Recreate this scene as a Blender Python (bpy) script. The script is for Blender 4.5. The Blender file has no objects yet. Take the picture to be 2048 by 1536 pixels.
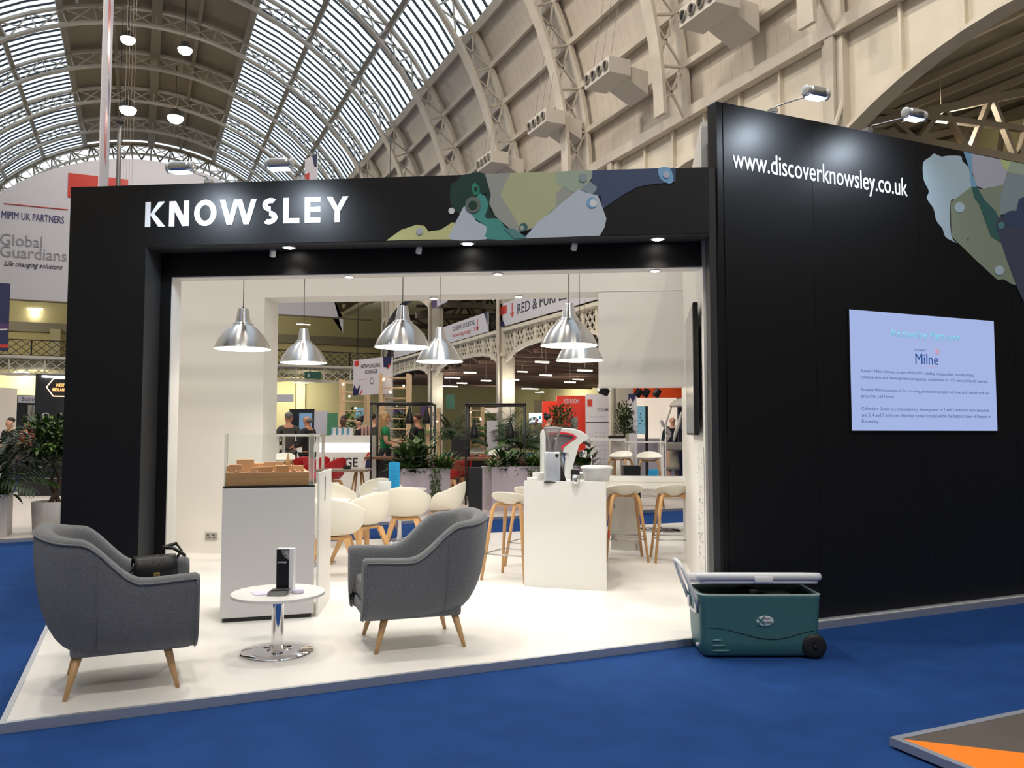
import bpy, bmesh, math, random
from mathutils import Vector, Matrix, Euler
random.seed(7)
D = bpy.data; SC = bpy.context.scene; COL = SC.collection
PI = math.pi

# ------------------------------------------------------------------ camera
FOC = 1657.0; YAW = math.radians(24.24); PITCH = math.radians(3.38); EYE = Vector((0, 0, 1.57))
cam_d = D.cameras.new('camera'); cam = D.objects.new('camera', cam_d); COL.objects.link(cam)
cam_d.sensor_width = 36.0; cam_d.lens = FOC * 36.0 / 2048.0; cam_d.clip_end = 400
cam.location = EYE; cam.rotation_euler = (PI / 2 + PITCH, 0, -YAW)
SC.camera = cam

# ------------------------------------------------------------------ daylight outside the glazed roof
w = D.worlds.new('overcast_sky'); SC.world = w; w.use_nodes = True
nt = w.node_tree; nt.nodes.clear()
bg = nt.nodes.new('ShaderNodeBackground'); out = nt.nodes.new('ShaderNodeOutputWorld')
tc = nt.nodes.new('ShaderNodeTexCoord'); nz = nt.nodes.new('ShaderNodeTexNoise'); rp = nt.nodes.new('ShaderNodeValToRGB')
nz.inputs['Scale'].default_value = 2.2; nz.inputs['Detail'].default_value = 3
rp.color_ramp.elements[0].position = .35; rp.color_ramp.elements[0].color = (.66, .80, .95, 1)
rp.color_ramp.elements[1].position = .65; rp.color_ramp.elements[1].color = (1, 1, 1, 1)
nt.links.new(tc.outputs['Generated'], nz.inputs['Vector']); nt.links.new(nz.outputs['Fac'], rp.inputs['Fac'])
nt.links.new(rp.outputs['Color'], bg.inputs['Color']); bg.inputs['Strength'].default_value = 1.5
nt.links.new(bg.outputs['Background'], out.inputs['Surface'])

SC.view_settings.view_transform = 'Standard'; SC.view_settings.look = 'None'
SC.view_settings.exposure = 0.0; SC.view_settings.gamma = 1.0; SC.view_settings.use_curve_mapping = False
try:
    SC.cycles.use_denoising = True; SC.cycles.max_bounces = 8; SC.cycles.diffuse_bounces = 5
    SC.cycles.transparent_max_bounces = 10; SC.cycles.sample_clamp_indirect = 4.0; SC.cycles.caustics_reflective = False
    SC.cycles.caustics_refractive = False
except Exception: pass

# ------------------------------------------------------------------ geometry of the place
FWD = Vector((math.sin(YAW) * math.cos(PITCH), math.cos(YAW) * math.cos(PITCH), math.sin(PITCH)))
RGT = Vector((math.cos(YAW), -math.sin(YAW), 0)); UPV = RGT.cross(FWD)
PU = Vector((math.cos(PI / 6), -math.sin(PI / 6), 0)); PV = Vector((math.sin(PI / 6), math.cos(PI / 6), 0))
def ray(u, v): return RGT * ((u - 1024) / FOC) - UPV * ((v - 768) / FOC) + FWD
def gz(u, v, z=.05): d = ray(u, v); return EYE + d * ((z - EYE.z) / d.z)
def onp(u, v, P, N): d = ray(u, v); return EYE + d * ((P - EYE).dot(N) / d.dot(N))
def dep(u, v, d): return EYE + ray(u, v) * d
def gd(u, d, z=.05): p = dep(u, 866, d); p.z = z; return p
def pw(U, V, z=0): return PU * U + PV * V + Vector((0, 0, z))
def onV(u, v, V): return onp(u, v, PV * V, PV)
def onY(u, v, Y): return onp(u, v, Vector((0, Y, 0)), Vector((0, 1, 0)))
def onX(u, v, X): return onp(u, v, Vector((X, 0, 0)), Vector((1, 0, 0)))

# ------------------------------------------------------------------ materials
def lin(c): return tuple((x / 12.92 if x <= .04045 else ((x + .055) / 1.055) ** 2.4) for x in c)
def hexc(h): return lin(tuple(int(h[i:i + 2], 16) / 255 for i in (0, 2, 4)))
MATS = {}
def mat(name, col, rough=.5, metal=0, spec=.5, emit=None, es=0, noise=None, bump=None, trans=0, coat=0, alpha=None, sheen=0, ior=1.45):
    if name in MATS: return MATS[name]
    m = D.materials.new(name); m.use_nodes = True; n = m.node_tree; b = n.nodes['Principled BSDF']
    c = hexc(col) if isinstance(col, str) else col
    b.inputs['Base Color'].default_value = (*c, 1); b.inputs['Roughness'].default_value = rough
    b.inputs['Metallic'].default_value = metal; b.inputs['Specular IOR Level'].default_value = spec
    b.inputs['IOR'].default_value = ior
    if trans: b.inputs['Transmission Weight'].default_value = trans
    if coat: b.inputs['Coat Weight'].default_value = coat; b.inputs['Coat Roughness'].default_value = .08
    if sheen: b.inputs['Sheen Weight'].default_value = sheen
    if emit: b.inputs['Emission Color'].default_value = (*(hexc(emit) if isinstance(emit, str) else emit), 1); b.inputs['Emission Strength'].default_value = es
    t = n.nodes.new('ShaderNodeTexCoord')
    if noise:   # (scale, amount, stretch)
        sc_, am, st = noise; mp = n.nodes.new('ShaderNodeMapping'); mp.inputs['Scale'].default_value = st
        k = n.nodes.new('ShaderNodeTexNoise'); k.inputs['Scale'].default_value = sc_; k.inputs['Detail'].default_value = 5
        r = n.nodes.new('ShaderNodeValToRGB')
        r.color_ramp.elements[0].position = .3; r.color_ramp.elements[1].position = .7
        r.color_ramp.elements[0].color = (*[x * (1 - am) for x in c], 1); r.color_ramp.elements[1].color = (*[min(1, x * (1 + am)) for x in c], 1)
        n.links.new(t.outputs['Object'], mp.inputs['Vector']); n.links.new(mp.outputs['Vector'], k.inputs['Vector'])
        n.links.new(k.outputs['Fac'], r.inputs['Fac']); n.links.new(r.outputs['Color'], b.inputs['Base Color'])
    if bump:    # (scale, strength)
        k = n.nodes.new('ShaderNodeTexNoise'); k.inputs['Scale'].default_value = bump[0]; k.inputs['Detail'].default_value = 4
        bp = n.nodes.new('ShaderNodeBump'); bp.inputs['Strength'].default_value = bump[1]; bp.inputs['Distance'].default_value = .02
        n.links.new(t.outputs['Object'], k.inputs['Vector']); n.links.new(k.outputs['Fac'], bp.inputs['Height'])
        n.links.new(bp.outputs['Normal'], b.inputs['Normal'])
    MATS[name] = m; return m
def glassy(name, col, op):   # clear pane: mostly transparent with a glossy face
    m = D.materials.new(name); m.use_nodes = True; n = m.node_tree; n.nodes.clear()
    o = n.nodes.new('ShaderNodeOutputMaterial'); tr = n.nodes.new('ShaderNodeBsdfTransparent'); g = n.nodes.new('ShaderNodeBsdfGlossy')
    mx = n.nodes.new('ShaderNodeMixShader'); g.inputs['Roughness'].default_value = .03; tr.inputs['Color'].default_value = (*col, 1)
    fr = n.nodes.new('ShaderNodeFresnel'); fr.inputs['IOR'].default_value = 1.45
    ad = n.nodes.new('ShaderNodeMath'); ad.operation = 'ADD'; ad.inputs[1].default_value = op
    ml = n.nodes.new('ShaderNodeMath'); ml.operation = 'MULTIPLY'; ml.inputs[1].default_value = .45; n.links.new(fr.outputs[0], ml.inputs[0]); n.links.new(ml.outputs[0], ad.inputs[0]); n.links.new(ad.outputs[0], mx.inputs[0]); n.links.new(tr.outputs[0], mx.inputs[1]); n.links.new(g.outputs[0], mx.inputs[2])
    n.links.new(mx.outputs[0], o.inputs[0]); MATS[name] = m; return m
def frosted(name, col, clear):
    m = D.materials.new(name); m.use_nodes = True; n = m.node_tree; n.nodes.clear()
    o = n.nodes.new('ShaderNodeOutputMaterial'); tr = n.nodes.new('ShaderNodeBsdfTransparent'); g = n.nodes.new('ShaderNodeBsdfTranslucent')
    mx = n.nodes.new('ShaderNodeMixShader'); tr.inputs['Color'].default_value = (*col, 1); g.inputs['Color'].default_value = (*col, 1)
    k = n.nodes.new('ShaderNodeTexNoise'); k.inputs['Scale'].default_value = .5; t = n.nodes.new('ShaderNodeTexCoord')
    r = n.nodes.new('ShaderNodeMapRange'); r.inputs['From Min'].default_value = .35; r.inputs['From Max'].default_value = .65
    r.inputs['To Min'].default_value = 1 - clear - .2; r.inputs['To Max'].default_value = 1 - clear + .15
    n.links.new(t.outputs['Object'], k.inputs['Vector']); n.links.new(k.outputs['Fac'], r.inputs['Value']); n.links.new(r.outputs[0], mx.inputs[0])
    n.links.new(tr.outputs[0], mx.inputs[1]); n.links.new(g.outputs[0], mx.inputs[2]); n.links.new(mx.outputs[0], o.inputs[0]); MATS[name] = m; return m
def ply(name, col, pitch, dark, axis):   # boarded paint: thin darker joints every `pitch`
    m = mat(name, col, .6); n = m.node_tree; b = n.nodes['Principled BSDF']
    t = n.nodes.new('ShaderNodeTexCoord'); s = n.nodes.new('ShaderNodeSeparateXYZ'); d = n.nodes.new('ShaderNodeMath'); d.operation = 'DIVIDE'; d.inputs[1].default_value = pitch
    f = n.nodes.new('ShaderNodeMath'); f.operation = 'FRACT'; g = n.nodes.new('ShaderNodeMath'); g.operation = 'LESS_THAN'; g.inputs[1].default_value = .09
    mx = n.nodes.new('ShaderNodeMixRGB'); k = n.nodes.new('ShaderNodeTexNoise'); k.inputs['Scale'].default_value = .6; mk = n.nodes.new('ShaderNodeMixRGB'); c = hexc(col)
    mk.inputs[1].default_value = (*[x * .86 for x in c], 1); mk.inputs[2].default_value = (*[min(1, x * 1.08) for x in c], 1)
    n.links.new(t.outputs['Object'], s.inputs[0]); n.links.new(s.outputs[axis], d.inputs[0]); n.links.new(d.outputs[0], f.inputs[0]); n.links.new(f.outputs[0], g.inputs[0])
    n.links.new(t.outputs['Object'], k.inputs['Vector']); n.links.new(k.outputs['Fac'], mk.inputs[0]); n.links.new(mk.outputs[0], mx.inputs[1])
    mx.inputs[2].default_value = (*[x * dark for x in c], 1); n.links.new(g.outputs[0], mx.inputs[0]); n.links.new(mx.outputs[0], b.inputs['Base Color']); return m

# ------------------------------------------------------------------ mesh builder
class MB:
    def __init__(s): s.v = []; s.f = []; s.mi = []; s.sm = []; s.m = Matrix.Identity(4); s.cur = 0
    def add(s, vs, fs, smooth=False):
        o = len(s.v); s.v += [tuple(s.m @ Vector(p)) for p in vs]
        for f in fs: s.f.append([o + i for i in f]); s.mi.append(s.cur); s.sm.append(smooth)
        return s
    def box(s, x0, x1, y0, y1, z0, z1):
        return s.add([(x0, y0, z0), (x1, y0, z0), (x1, y1, z0), (x0, y1, z0), (x0, y0, z1), (x1, y0, z1), (x1, y1, z1), (x0, y1, z1)],
                     [(0, 3, 2, 1), (4, 5, 6, 7), (0, 1, 5, 4), (1, 2, 6, 5), (2, 3, 7, 6), (3, 0, 4, 7)])
    def rbox(s, x0, x1, y0, y1, z0, z1, r=.02, n=3):   # box rounded in plan with a softened top and bottom
        def ring(ins, z):
            pts = []
            for cx, cy, a0 in ((x1 - r, y1 - r, 0), (x0 + r, y1 - r, 90), (x0 + r, y0 + r, 180), (x1 - r, y0 + r, 270)):
                for k in range(n + 1):
                    a = math.radians(a0 + 90 * k / n); pts.append((cx + (r - ins) * math.cos(a), cy + (r - ins) * math.sin(a), z))
            return pts
        e = min(r * .6, (z1 - z0) * .4); rings = [ring(e, z0), ring(e * .3, z0 + e * .3), ring(0, z0 + e), ring(0, z1 - e), ring(e * .3, z1 - e * .3), ring(e, z1)]
        N = len(rings[0]); vs = [p for q in rings for p in q]; fs = []
        for i in range(len(rings) - 1):
            for j in range(N): k = (j + 1) % N; fs.append((i * N + j, i * N + k, (i + 1) * N + k, (i + 1) * N + j))
        fs.append(tuple(reversed(range(N)))); fs.append(tuple(range((len(rings) - 1) * N, len(rings) * N)))
        return s.add(vs, fs, True)
    def hexa(s, b, t):    # bottom and top polygons (lists of 3d points)
        n = len(b); return s.add(list(b) + list(t), [tuple(reversed(range(n))), tuple(range(n, 2 * n))] + [(i, (i + 1) % n, n + (i + 1) % n, n + i) for i in range(n)])
    def slab(s, pts, z0, z1): return s.hexa([(p[0], p[1], z0) for p in pts], [(p[0], p[1], z1) for p in pts])
    def bar(s, p, q, w, h=None, up=(0, 0, 1)):
        p = Vector(p); q = Vector(q); h = h or w; d = (q - p).normalized(); u = Vector(up)
        if abs(d.dot(u)) > .98: u = Vector((1, 0, 0)) if abs(d.x) < .9 else Vector((0, 1, 0))
        r = d.cross(u).normalized(); t = r.cross(d); r = r * w / 2; t = t * h / 2
        return s.hexa([p - r - t, p + r - t, p + r + t, p - r + t], [q - r - t, q + r - t, q + r + t, q - r + t])
    def tube(s, pts, r, n=8, closed=False, cap=True):
        pts = [Vector(p) for p in pts]; N = len(pts); rs = r if isinstance(r, (list, tuple)) else [r] * N; vs = []; prev = None
        for i, p in enumerate(pts):
            a = pts[i - 1] if (i > 0 or closed) else p; b = pts[(i + 1) % N] if (i < N - 1 or closed) else p
            d = (b - a).normalized() if (b - a).length > 1e-9 else Vector((0, 0, 1))
            if prev is None: x = d.orthogonal().normalized()
            else:
                x = prev - d * prev.dot(d); x = x.normalized() if x.length > 1e-6 else d.orthogonal().normalized()
            prev = x; y = d.cross(x)
            vs += [p + (x * math.cos(2 * PI * k / n) + y * math.sin(2 * PI * k / n)) * rs[i] for k in range(n)]
        fs = []
        for i in range(N if closed else N - 1):
            j = (i + 1) % N
            for k in range(n): m = (k + 1) % n; fs.append((i * n + k, i * n + m, j * n + m, j * n + k))
        if cap and not closed: fs += [tuple(reversed(range(n))), tuple(range((N - 1) * n, N * n))]
        return s.add(vs, fs, True)
    def lathe(s, prof, n=24, c=(0, 0, 0), smooth=True, caps=True):
        vs = []; fs = []; N = len(prof)
        for r, z in prof: vs += [(c[0] + r * math.cos(2 * PI * k / n), c[1] + r * math.sin(2 * PI * k / n), c[2] + z) for k in range(n)]
        for i in range(N - 1):
            for k in range(n): m = (k + 1) % n; fs.append((i * n + k, i * n + m, (i + 1) * n + m, (i + 1) * n + k))
        if caps: fs += [tuple(reversed(range(n))), tuple(range((N - 1) * n, N * n))]
        return s.add(vs, fs, smooth)
    def ball(s, c, r, n=10, m=7):
        r = r if isinstance(r, (tuple, list)) else (r, r, r); vs = []; fs = []
        for i in range(m + 1):
            a = PI * i / m
            for k in range(n): b = 2 * PI * k / n; vs.append((c[0] + r[0] * math.sin(a) * math.cos(b), c[1] + r[1] * math.sin(a) * math.sin(b), c[2] + r[2] * math.cos(a)))
        for i in range(m):
            for k in range(n): q = (k + 1) % n; fs.append((i * n + k, (i + 1) * n + k, (i + 1) * n + q, i * n + q))
        return s.add(vs, fs, True)
    def grid(s, P, nu, nv, closed_u=False, smooth=True):
        vs = [P(i, j) for i in range(nu) for j in range(nv)]; fs = []
        for i in range(nu if closed_u else nu - 1):
            for j in range(nv - 1): a = (i + 1) % nu; fs.append((i * nv + j, a * nv + j, a * nv + j + 1, i * nv + j + 1))
        return s.add(vs, fs, smooth)
    def build(s, name, mats, parent=None, loc=None, bevel=0, subsurf=0, solid=0):
        me = D.meshes.new(name); vs = s.v
        if loc is not None: vs = [tuple(Vector(p) - Vector(loc)) for p in s.v]
        me.from_pydata([tuple(p) for p in vs], [], s.f)
        for m in (mats if isinstance(mats, (list, tuple)) else [mats]): me.materials.append(m)
        for p, i, sm in zip(me.polygons, s.mi, s.sm): p.material_index = i; p.use_smooth = sm
        me.validate(); me.update()
        o = D.objects.new(name, me); COL.objects.link(o)
        if parent is not None: o.parent = parent
        if loc is not None: o.location = loc
        if solid: k = o.modifiers.new('thickness', 'SOLIDIFY'); k.thickness = solid; k.offset = 0
        if bevel: k = o.modifiers.new('soft_edges', 'BEVEL'); k.width = bevel; k.segments = 2; k.limit_method = 'ANGLE'; k.angle_limit = .6
        if subsurf: k = o.modifiers.new('smooth', 'SUBSURF'); k.levels = subsurf; k.render_levels = subsurf
        return o
def tag(o, label=None, cat=None, group=None, kind=None):
    if label: o['label'] = label
    if cat: o['category'] = cat
    if group: o['group'] = group
    if kind: o['kind'] = kind
    return o
def thing(name, label, cat, loc=(0, 0, 0), rz=0, group=None):
    o = D.objects.new(name, None); COL.objects.link(o); o.empty_display_size = .1; o.location = loc; o.rotation_euler = (0, 0, rz)
    return tag(o, label, cat, group)
def struct(o, label=None): return tag(o, label, None, None, 'structure')
def copy_tree(o, parent=None, loc=None, rz=None, label=None):
    c = o.copy(); COL.objects.link(c)
    if parent is not None: c.parent = parent
    if loc is not None: c.location = loc
    if rz is not None: c.rotation_euler = (0, 0, rz)
    if label: c['label'] = label
    for ch in list(o.children): copy_tree(ch, c)
    return c
def head(v): return math.atan2(v[1], v[0]) - PI / 2     # rotation that turns local +y to v
def frame(o, x, y):
    x = Vector(x).normalized(); z = x.cross(Vector(y)).normalized(); y = z.cross(x)
    m = Matrix((x, y, z)).transposed().to_4x4(); m.translation = Vector(o); return m
def text(name, s, o, x, y, m, parent=None, w=None, h=None, size=1, off=0, ext=.0008, align='LEFT', space=1.0, shear=0):
    """writing as a thin mesh: o = lower left of the text, x = reading direction, y = up"""
    c = D.curves.new(name, 'FONT'); c.body = s; c.size = size; c.offset = off; c.space_character = space; c.shear = shear; c.align_x = align; c.resolution_u = 3
    t = D.objects.new(name, c); COL.objects.link(t)
    me = D.meshes.new_from_object(t.evaluated_get(bpy.context.evaluated_depsgraph_get())); D.objects.remove(t); D.curves.remove(c)
    me.name = name; xs = [v.co.x for v in me.vertices]; ys = [v.co.y for v in me.vertices]
    x0, x1, y0, y1 = min(xs), max(xs), min(ys), max(ys); sx = w / (x1 - x0) if w else 1; sy = h / (y1 - y0) if h else (sx if w else 1)
    if not w and h: sx = sy
    bm = bmesh.new(); bm.from_mesh(me); bmesh.ops.remove_doubles(bm, verts=bm.verts, dist=1e-5)
    r = bmesh.ops.extrude_face_region(bm, geom=bm.faces[:]); bmesh.ops.translate(bm, verts=[e for e in r['geom'] if isinstance(e, bmesh.types.BMVert)], vec=(0, 0, 1))
    M = frame(o, x, y)
    for v in bm.verts: v.co = M @ Vector(((v.co.x - x0) * sx, (v.co.y - y0) * sy, v.co.z * ext))
    bmesh.ops.recalc_face_normals(bm, faces=bm.faces); bm.to_mesh(me); bm.free()
    me.materials.clear(); me.materials.append(m)
    q = D.objects.new(name, me); COL.objects.link(q)
    if parent is not None: q.parent = parent
    return q
def smooth_loop(pts, k=4, sharp=()):
    n = len(pts); o = []
    for i in range(n):
        p0, p1, p2, p3 = [Vector(pts[(i + j) % n]) for j in (-1, 0, 1, 2)]
        if i in sharp or (i + 1) % n in sharp:
            o.append(p1); continue
        for j in range(k):
            t = j / k; o.append(.5 * ((2 * p1) + (p2 - p0) * t + (2 * p0 - 5 * p1 + 4 * p2 - p3) * t * t + (3 * p1 - p0 - 3 * p2 + p3) * t ** 3))
    return o

BLACK = mat('black_panel', (.0055, .006, .007), .47, spec=.40)
BLACKIN = mat('black_board', (.006, .006, .006), .5, spec=.3)
WHITE = mat('white_panel', (.80, .78, .74), .45)
WHITEG = mat('white_laminate', (.78, .77, .745), .28)
DECK = mat('white_deck', (.80, .775, .74), .30, spec=.45)
ALU = mat('aluminium_trim', (.50, .53, .58), .42, metal=.7)
CHROME = mat('chrome', (.82, .82, .84), .06, metal=1)
STEEL = mat('brushed_steel', (.58, .58, .58), .26, metal=1)
CREAM = mat('cream_plastic', (.80, .775, .68), .38)
OAK = mat('oak', (.52, .30, .13), .45, noise=(9, .25, (1, 1, .12)))
LETTER = mat('white_letter', (.88, .90, .93), .5)
DARKP = mat('black_plastic', (.012, .012, .013), .35)
RED = mat('red_print', hexc('c0392e'), .5)
NAVY = mat('navy_print', hexc('34366a'), .5)
PINE = mat('pine', (.60, .42, .25), .5, noise=(6, .2, (1, 1, .1)))
GREYT = mat('grey_print', hexc('8f8d92'), .5)
# ================================================================== THE HALL
HW = 13.5; HX = .027 * HW; HZ = .642 * HW + 1.57        # vault radius, axis, springing height
def arc(th, R=HW, Y=0): a = math.radians(th); return Vector((HX + R * math.sin(a), Y, HZ + R * math.cos(a)))
VPAINT = ply('vault_boarding', 'c9bfb0', .42, .82, 1)
CROWN = mat('crown_boarding_shaded', hexc('8d8069'), .7, noise=(.6, .15, (1, .3, 1)))  # same paint as the vault; the shade at the crown is put into this colour
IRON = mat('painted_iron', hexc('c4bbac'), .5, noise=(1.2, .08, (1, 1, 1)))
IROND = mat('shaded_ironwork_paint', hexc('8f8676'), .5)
BARM = mat('glazing_bar', (.02, .02, .022), .5)
carpet = mat('blue_carpet', (.015, .056, .20), .95, spec=.1, noise=(3.5, .10, (1, 1, 1)), bump=(260, .35))
b = MB(); b.box(-24, 40, -33, 72, -.1, 0); struct(b.build('floor', carpet), 'blue exhibition hall carpet')
Y0, Y1 = -32.0, 67.8
def shell(a0, a1, step, R=HW, th=.12):
    b = MB(); n = max(1, round(abs(a1 - a0) / step))
    for i in range(n):
        A, B = a0 + (a1 - a0) * i / n, a0 + (a1 - a0) * (i + 1) / n
        p, q, r, s = arc(A, R), arc(B, R), arc(B, R + th), arc(A, R + th)
        b.hexa([(p.x, Y0, p.z), (q.x, Y0, q.z), (r.x, Y0, r.z), (s.x, Y0, s.z)], [(p.x, Y1, p.z), (q.x, Y1, q.z), (r.x, Y1, r.z), (s.x, Y1, s.z)])
    return b
GLZ = frosted('roof_glazing', (.93, .97, 1), .55)
struct(shell(57.9, 90, 3.2).build('ceiling', VPAINT), 'boarded white lower vault, right side')
struct(shell(-57.9, -90, 3.2).build('ceiling', VPAINT), 'boarded white lower vault, left side')
struct(shell(-19.4, 19.4, 3.3).build('ceiling', CROWN), 'boarded crown of the vault, its shade put into the colour')
struct(shell(19.4, 57.9, 3.2, HW + .1, .02).build('window_1', GLZ), 'glazed right slope of the vault')
struct(shell(-19.4, -57.9, 3.2, HW + .1, .02).build('window_2', GLZ), 'glazed left slope of the vault')
RIBY = [13.1 + 5.47 * k for k in range(-8, 11)]
for sgn, nm in ((1, 'right'), (-1, 'left')):     # glazing bars follow the curve
    b = MB(); y = Y0
    while y < Y1:
        y += 5.47 / 9
        for i in range(6):
            p, q = arc(sgn * (19.4 + 38.5 * i / 6), HW + .03, y), arc(sgn * (19.4 + 38.5 * (i + 1) / 6), HW + .03, y); b.bar(p, q, .055, .09)
    struct(b.build('trim_%d' % (1 if sgn > 0 else 2), BARM), 'black glazing bars of the %s roof slope' % nm)
k = 3
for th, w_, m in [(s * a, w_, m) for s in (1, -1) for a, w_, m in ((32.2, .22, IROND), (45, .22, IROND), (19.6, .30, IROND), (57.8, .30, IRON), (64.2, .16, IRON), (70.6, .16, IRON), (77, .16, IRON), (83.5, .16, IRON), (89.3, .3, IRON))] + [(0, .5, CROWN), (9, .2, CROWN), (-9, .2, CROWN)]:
    b = MB(); p = arc(th, HW - .16); b.bar((p.x, Y0, p.z), (p.x, Y1, p.z), w_, .26 if th else .5, up=(arc(th) - Vector((HX, 0, HZ)))); struct(b.build('trim_%d' % k, m), 'longitudinal purlin of the vault'); k += 1
def rib(Y):
    b = MB(); st = 3.2; n = int(180 / st + .5); Ri, Ro = HW - 1.05, HW - .22
    for i in range(n):
        A, B = -90 + 180 * i / n, -90 + 180 * (i + 1) / n; up = arc((A + B) / 2) - Vector((HX, 0, HZ))
        for R, w_, h_ in ((Ri, .30 if abs((A + B) / 2) < 57 else .46, .11), (Ro, .24 if abs((A + B) / 2) < 57 else .40, .12)): b.bar(arc(A, R, Y), arc(B, R, Y), w_, h_, up=up)
        if i % 2 == 0:
            C = -90 + 180 * min(n, i + 2) / n; M_ = (A + C) / 2
            b.bar(arc(A, Ri, Y), arc(C, Ro, Y), .07, .05); b.bar(arc(C, Ri, Y), arc(A, Ro, Y), .07, .05); b.bar(arc(A, Ri, Y), arc(A, Ro, Y), .09, .06)
    return b
rb = None
for i, Y in enumerate(RIBY):
    if rb is None: rb = struct(rib(0).build('trim_%d' % k, IRON), 'arched lattice rib of the vault'); rb.location.y = Y
    else: o = rb.copy(); COL.objects.link(o); o.location.y = Y; o.name = 'trim_%d' % k
    k += 1
# gable: sloping sky strip above, braces, and a closed wall below
for nm, R0, R1 in (('far', 0, 0),):
    b = MB(); Yg = 67.9
    for i in range(28):
        A, B = -84 + 6 * i, -84 + 6 * (i + 1)
        b.bar(arc(A, 13.2, Yg), arc(B, 13.2, Yg), .3, .2); b.bar(arc(A, 11.2, Yg), arc(B, 11.2, Yg), .3, .2)
        b.bar(arc(A, 13.2, Yg), arc(A, 11.2, Yg), .18, .1); b.bar(arc(A, 13.2, Yg), arc(B, 11.2, Yg), .1, .1); b.bar(arc(B, 13.2, Yg), arc(A, 11.2, Yg), .1, .1)
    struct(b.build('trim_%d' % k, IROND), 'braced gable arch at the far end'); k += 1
b = MB(); N = 24
for i in range(N):
    A, B = -90 + 180 * i / N, -90 + 180 * (i + 1) / N; p, q = arc(A, 11.0, 68.3), arc(B, 11.0, 68.3)
    b.hexa([(p.x, 68.3, 4), (q.x, 68.3, 4), q, p], [(p.x, 68.6, 4), (q.x, 68.6, 4), (q.x, 68.6, q.z), (p.x, 68.6, p.z)])
struct(b.build('wall_far', mat('gable_wall', hexc('a39c92'), .7)), 'far gable wall')
b = MB(); b.box(-13.6, -13.2, -32, 68, 0, HZ); struct(b.build('wall_left', mat('hall_wall', hexc('9a9484'), .8)), 'left side wall of the hall')

# right-hand gallery: piers, arched plate girders, floor, parapet lattice
GX = 13.9; GF = 5.85; COLY = [-22.7, -13.7, -4.7, 4.3, 13.3, 22.6, 31.7, 40.7, 49.8]
CREM = mat('cream_paint', hexc('d6cdbb'), .5, noise=(1.5, .05, (1, 1, 1)))
for Y in COLY:
    b = MB(); b.box(GX - .2, GX + .35, Y - .3, Y + .3, 0, HZ + .3)
    for dx in (-.26, .41): b.box(GX + dx - .04, GX + dx + .04, Y - .12, Y + .12, 0, HZ)
    b.box(GX - .3, GX + .45, Y - .36, Y + .36, GF - 1.1, GF - .95)
    b.tube([(GX - .35, Y - .2, 0), (GX - .35, Y - .2, 8.2), (GX - .1, Y - .25, 8.9)], .06, 6)
    struct(b.build('trim_%d' % k, IRON), 'cream iron pier between hall and gallery'); k += 1
for i in range(len(COLY) - 1):
    a, c = COLY[i] + .3, COLY[i + 1] - .3; n = 12; b = MB(); Zt = HZ + .1
    def zz(t): return 8.1 + 1.05 * (1 - (2 * t - 1) ** 2)
    for j in range(n):
        t0, t1 = j / n, (j + 1) / n; ya, yb = a + (c - a) * t0, a + (c - a) * t1
        b.hexa([(GX, ya, zz(t0)), (GX, yb, zz(t1)), (GX + .05, yb, zz(t1)), (GX + .05, ya, zz(t0))], [(GX, ya, Zt), (GX, yb, Zt), (GX + .05, yb, Zt), (GX + .05, ya, Zt)])
        b.bar((GX + .02, ya, zz(t0)), (GX + .02, yb, zz(t1)), .42, .08)
        for s in range(3): yy = ya + (yb - ya) * (s + .5) / 3; b.ball((GX - .02, yy, zz(t0 + (s + .5) / 3 / n) + .13), .025, 5, 3)
        if j and j % 2 == 0: b.box(GX - .12, GX, ya - .03, ya + .03, zz(t0), Zt)
    b.box(GX - .2, GX + .25, a, c, Zt, Zt + .1)
    struct(b.build('trim_%d' % k, CREM), 'riveted arched plate girder'); k += 1
def lattice(b, a, c, z0, z1, P, n):     # crossed strips between a and c along a front; P maps (s, z) to a point
    b.bar(P(a, z1), P(c, z1), .16, .16); h = 0
    for i in range(n):
        s0, s1 = a + (c - a) * i / n, a + (c - a) * (i + 1) / n; zb0 = z0((s0 - a) / (c - a)); zb1 = z0((s1 - a) / (c - a))
        b.bar(P(s0, zb0), P(s1, zb1), .14, .14); b.bar(P(s0, zb0), P(s0, z1), .13, .08)
        if i % 1 == 0:
            m = 3
            for q in range(m):
                u0, u1 = s0 + (s1 - s0) * q / m, s0 + (s1 - s0) * (q + 1) / m; zm = (zb0 + zb1) / 2
                b.bar(P(u0, zm), P(u1, (zm + z1) / 2), .05, .04); b.bar(P(u1, zm), P(u0, (zm + z1) / 2), .05, .04)
                b.bar(P(u0, (zm + z1) / 2), P(u1, z1), .05, .04); b.bar(P(u1, (zm + z1) / 2), P(u0, z1), .05, .04)
for i in range(4, len(COLY) - 1):
    a, c = COLY[i] + .3, COLY[i + 1] - .3; b = MB()
    lattice(b, a, c, lambda t: 4.55 + .55 * (1 - (2 * t - 1) ** 4), GF - .05, lambda s, z: Vector((GX - .05, s, z)), 9)
    b.box(GX - .2, GX + .1, a, c, GF - .08, GF + .06)
    struct(b.build('trim_%d' % k, CREM), 'lattice parapet girder of the side gallery'); k += 1
IRB = mat('black_railing', (.01, .01, .01), .5)
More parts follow.
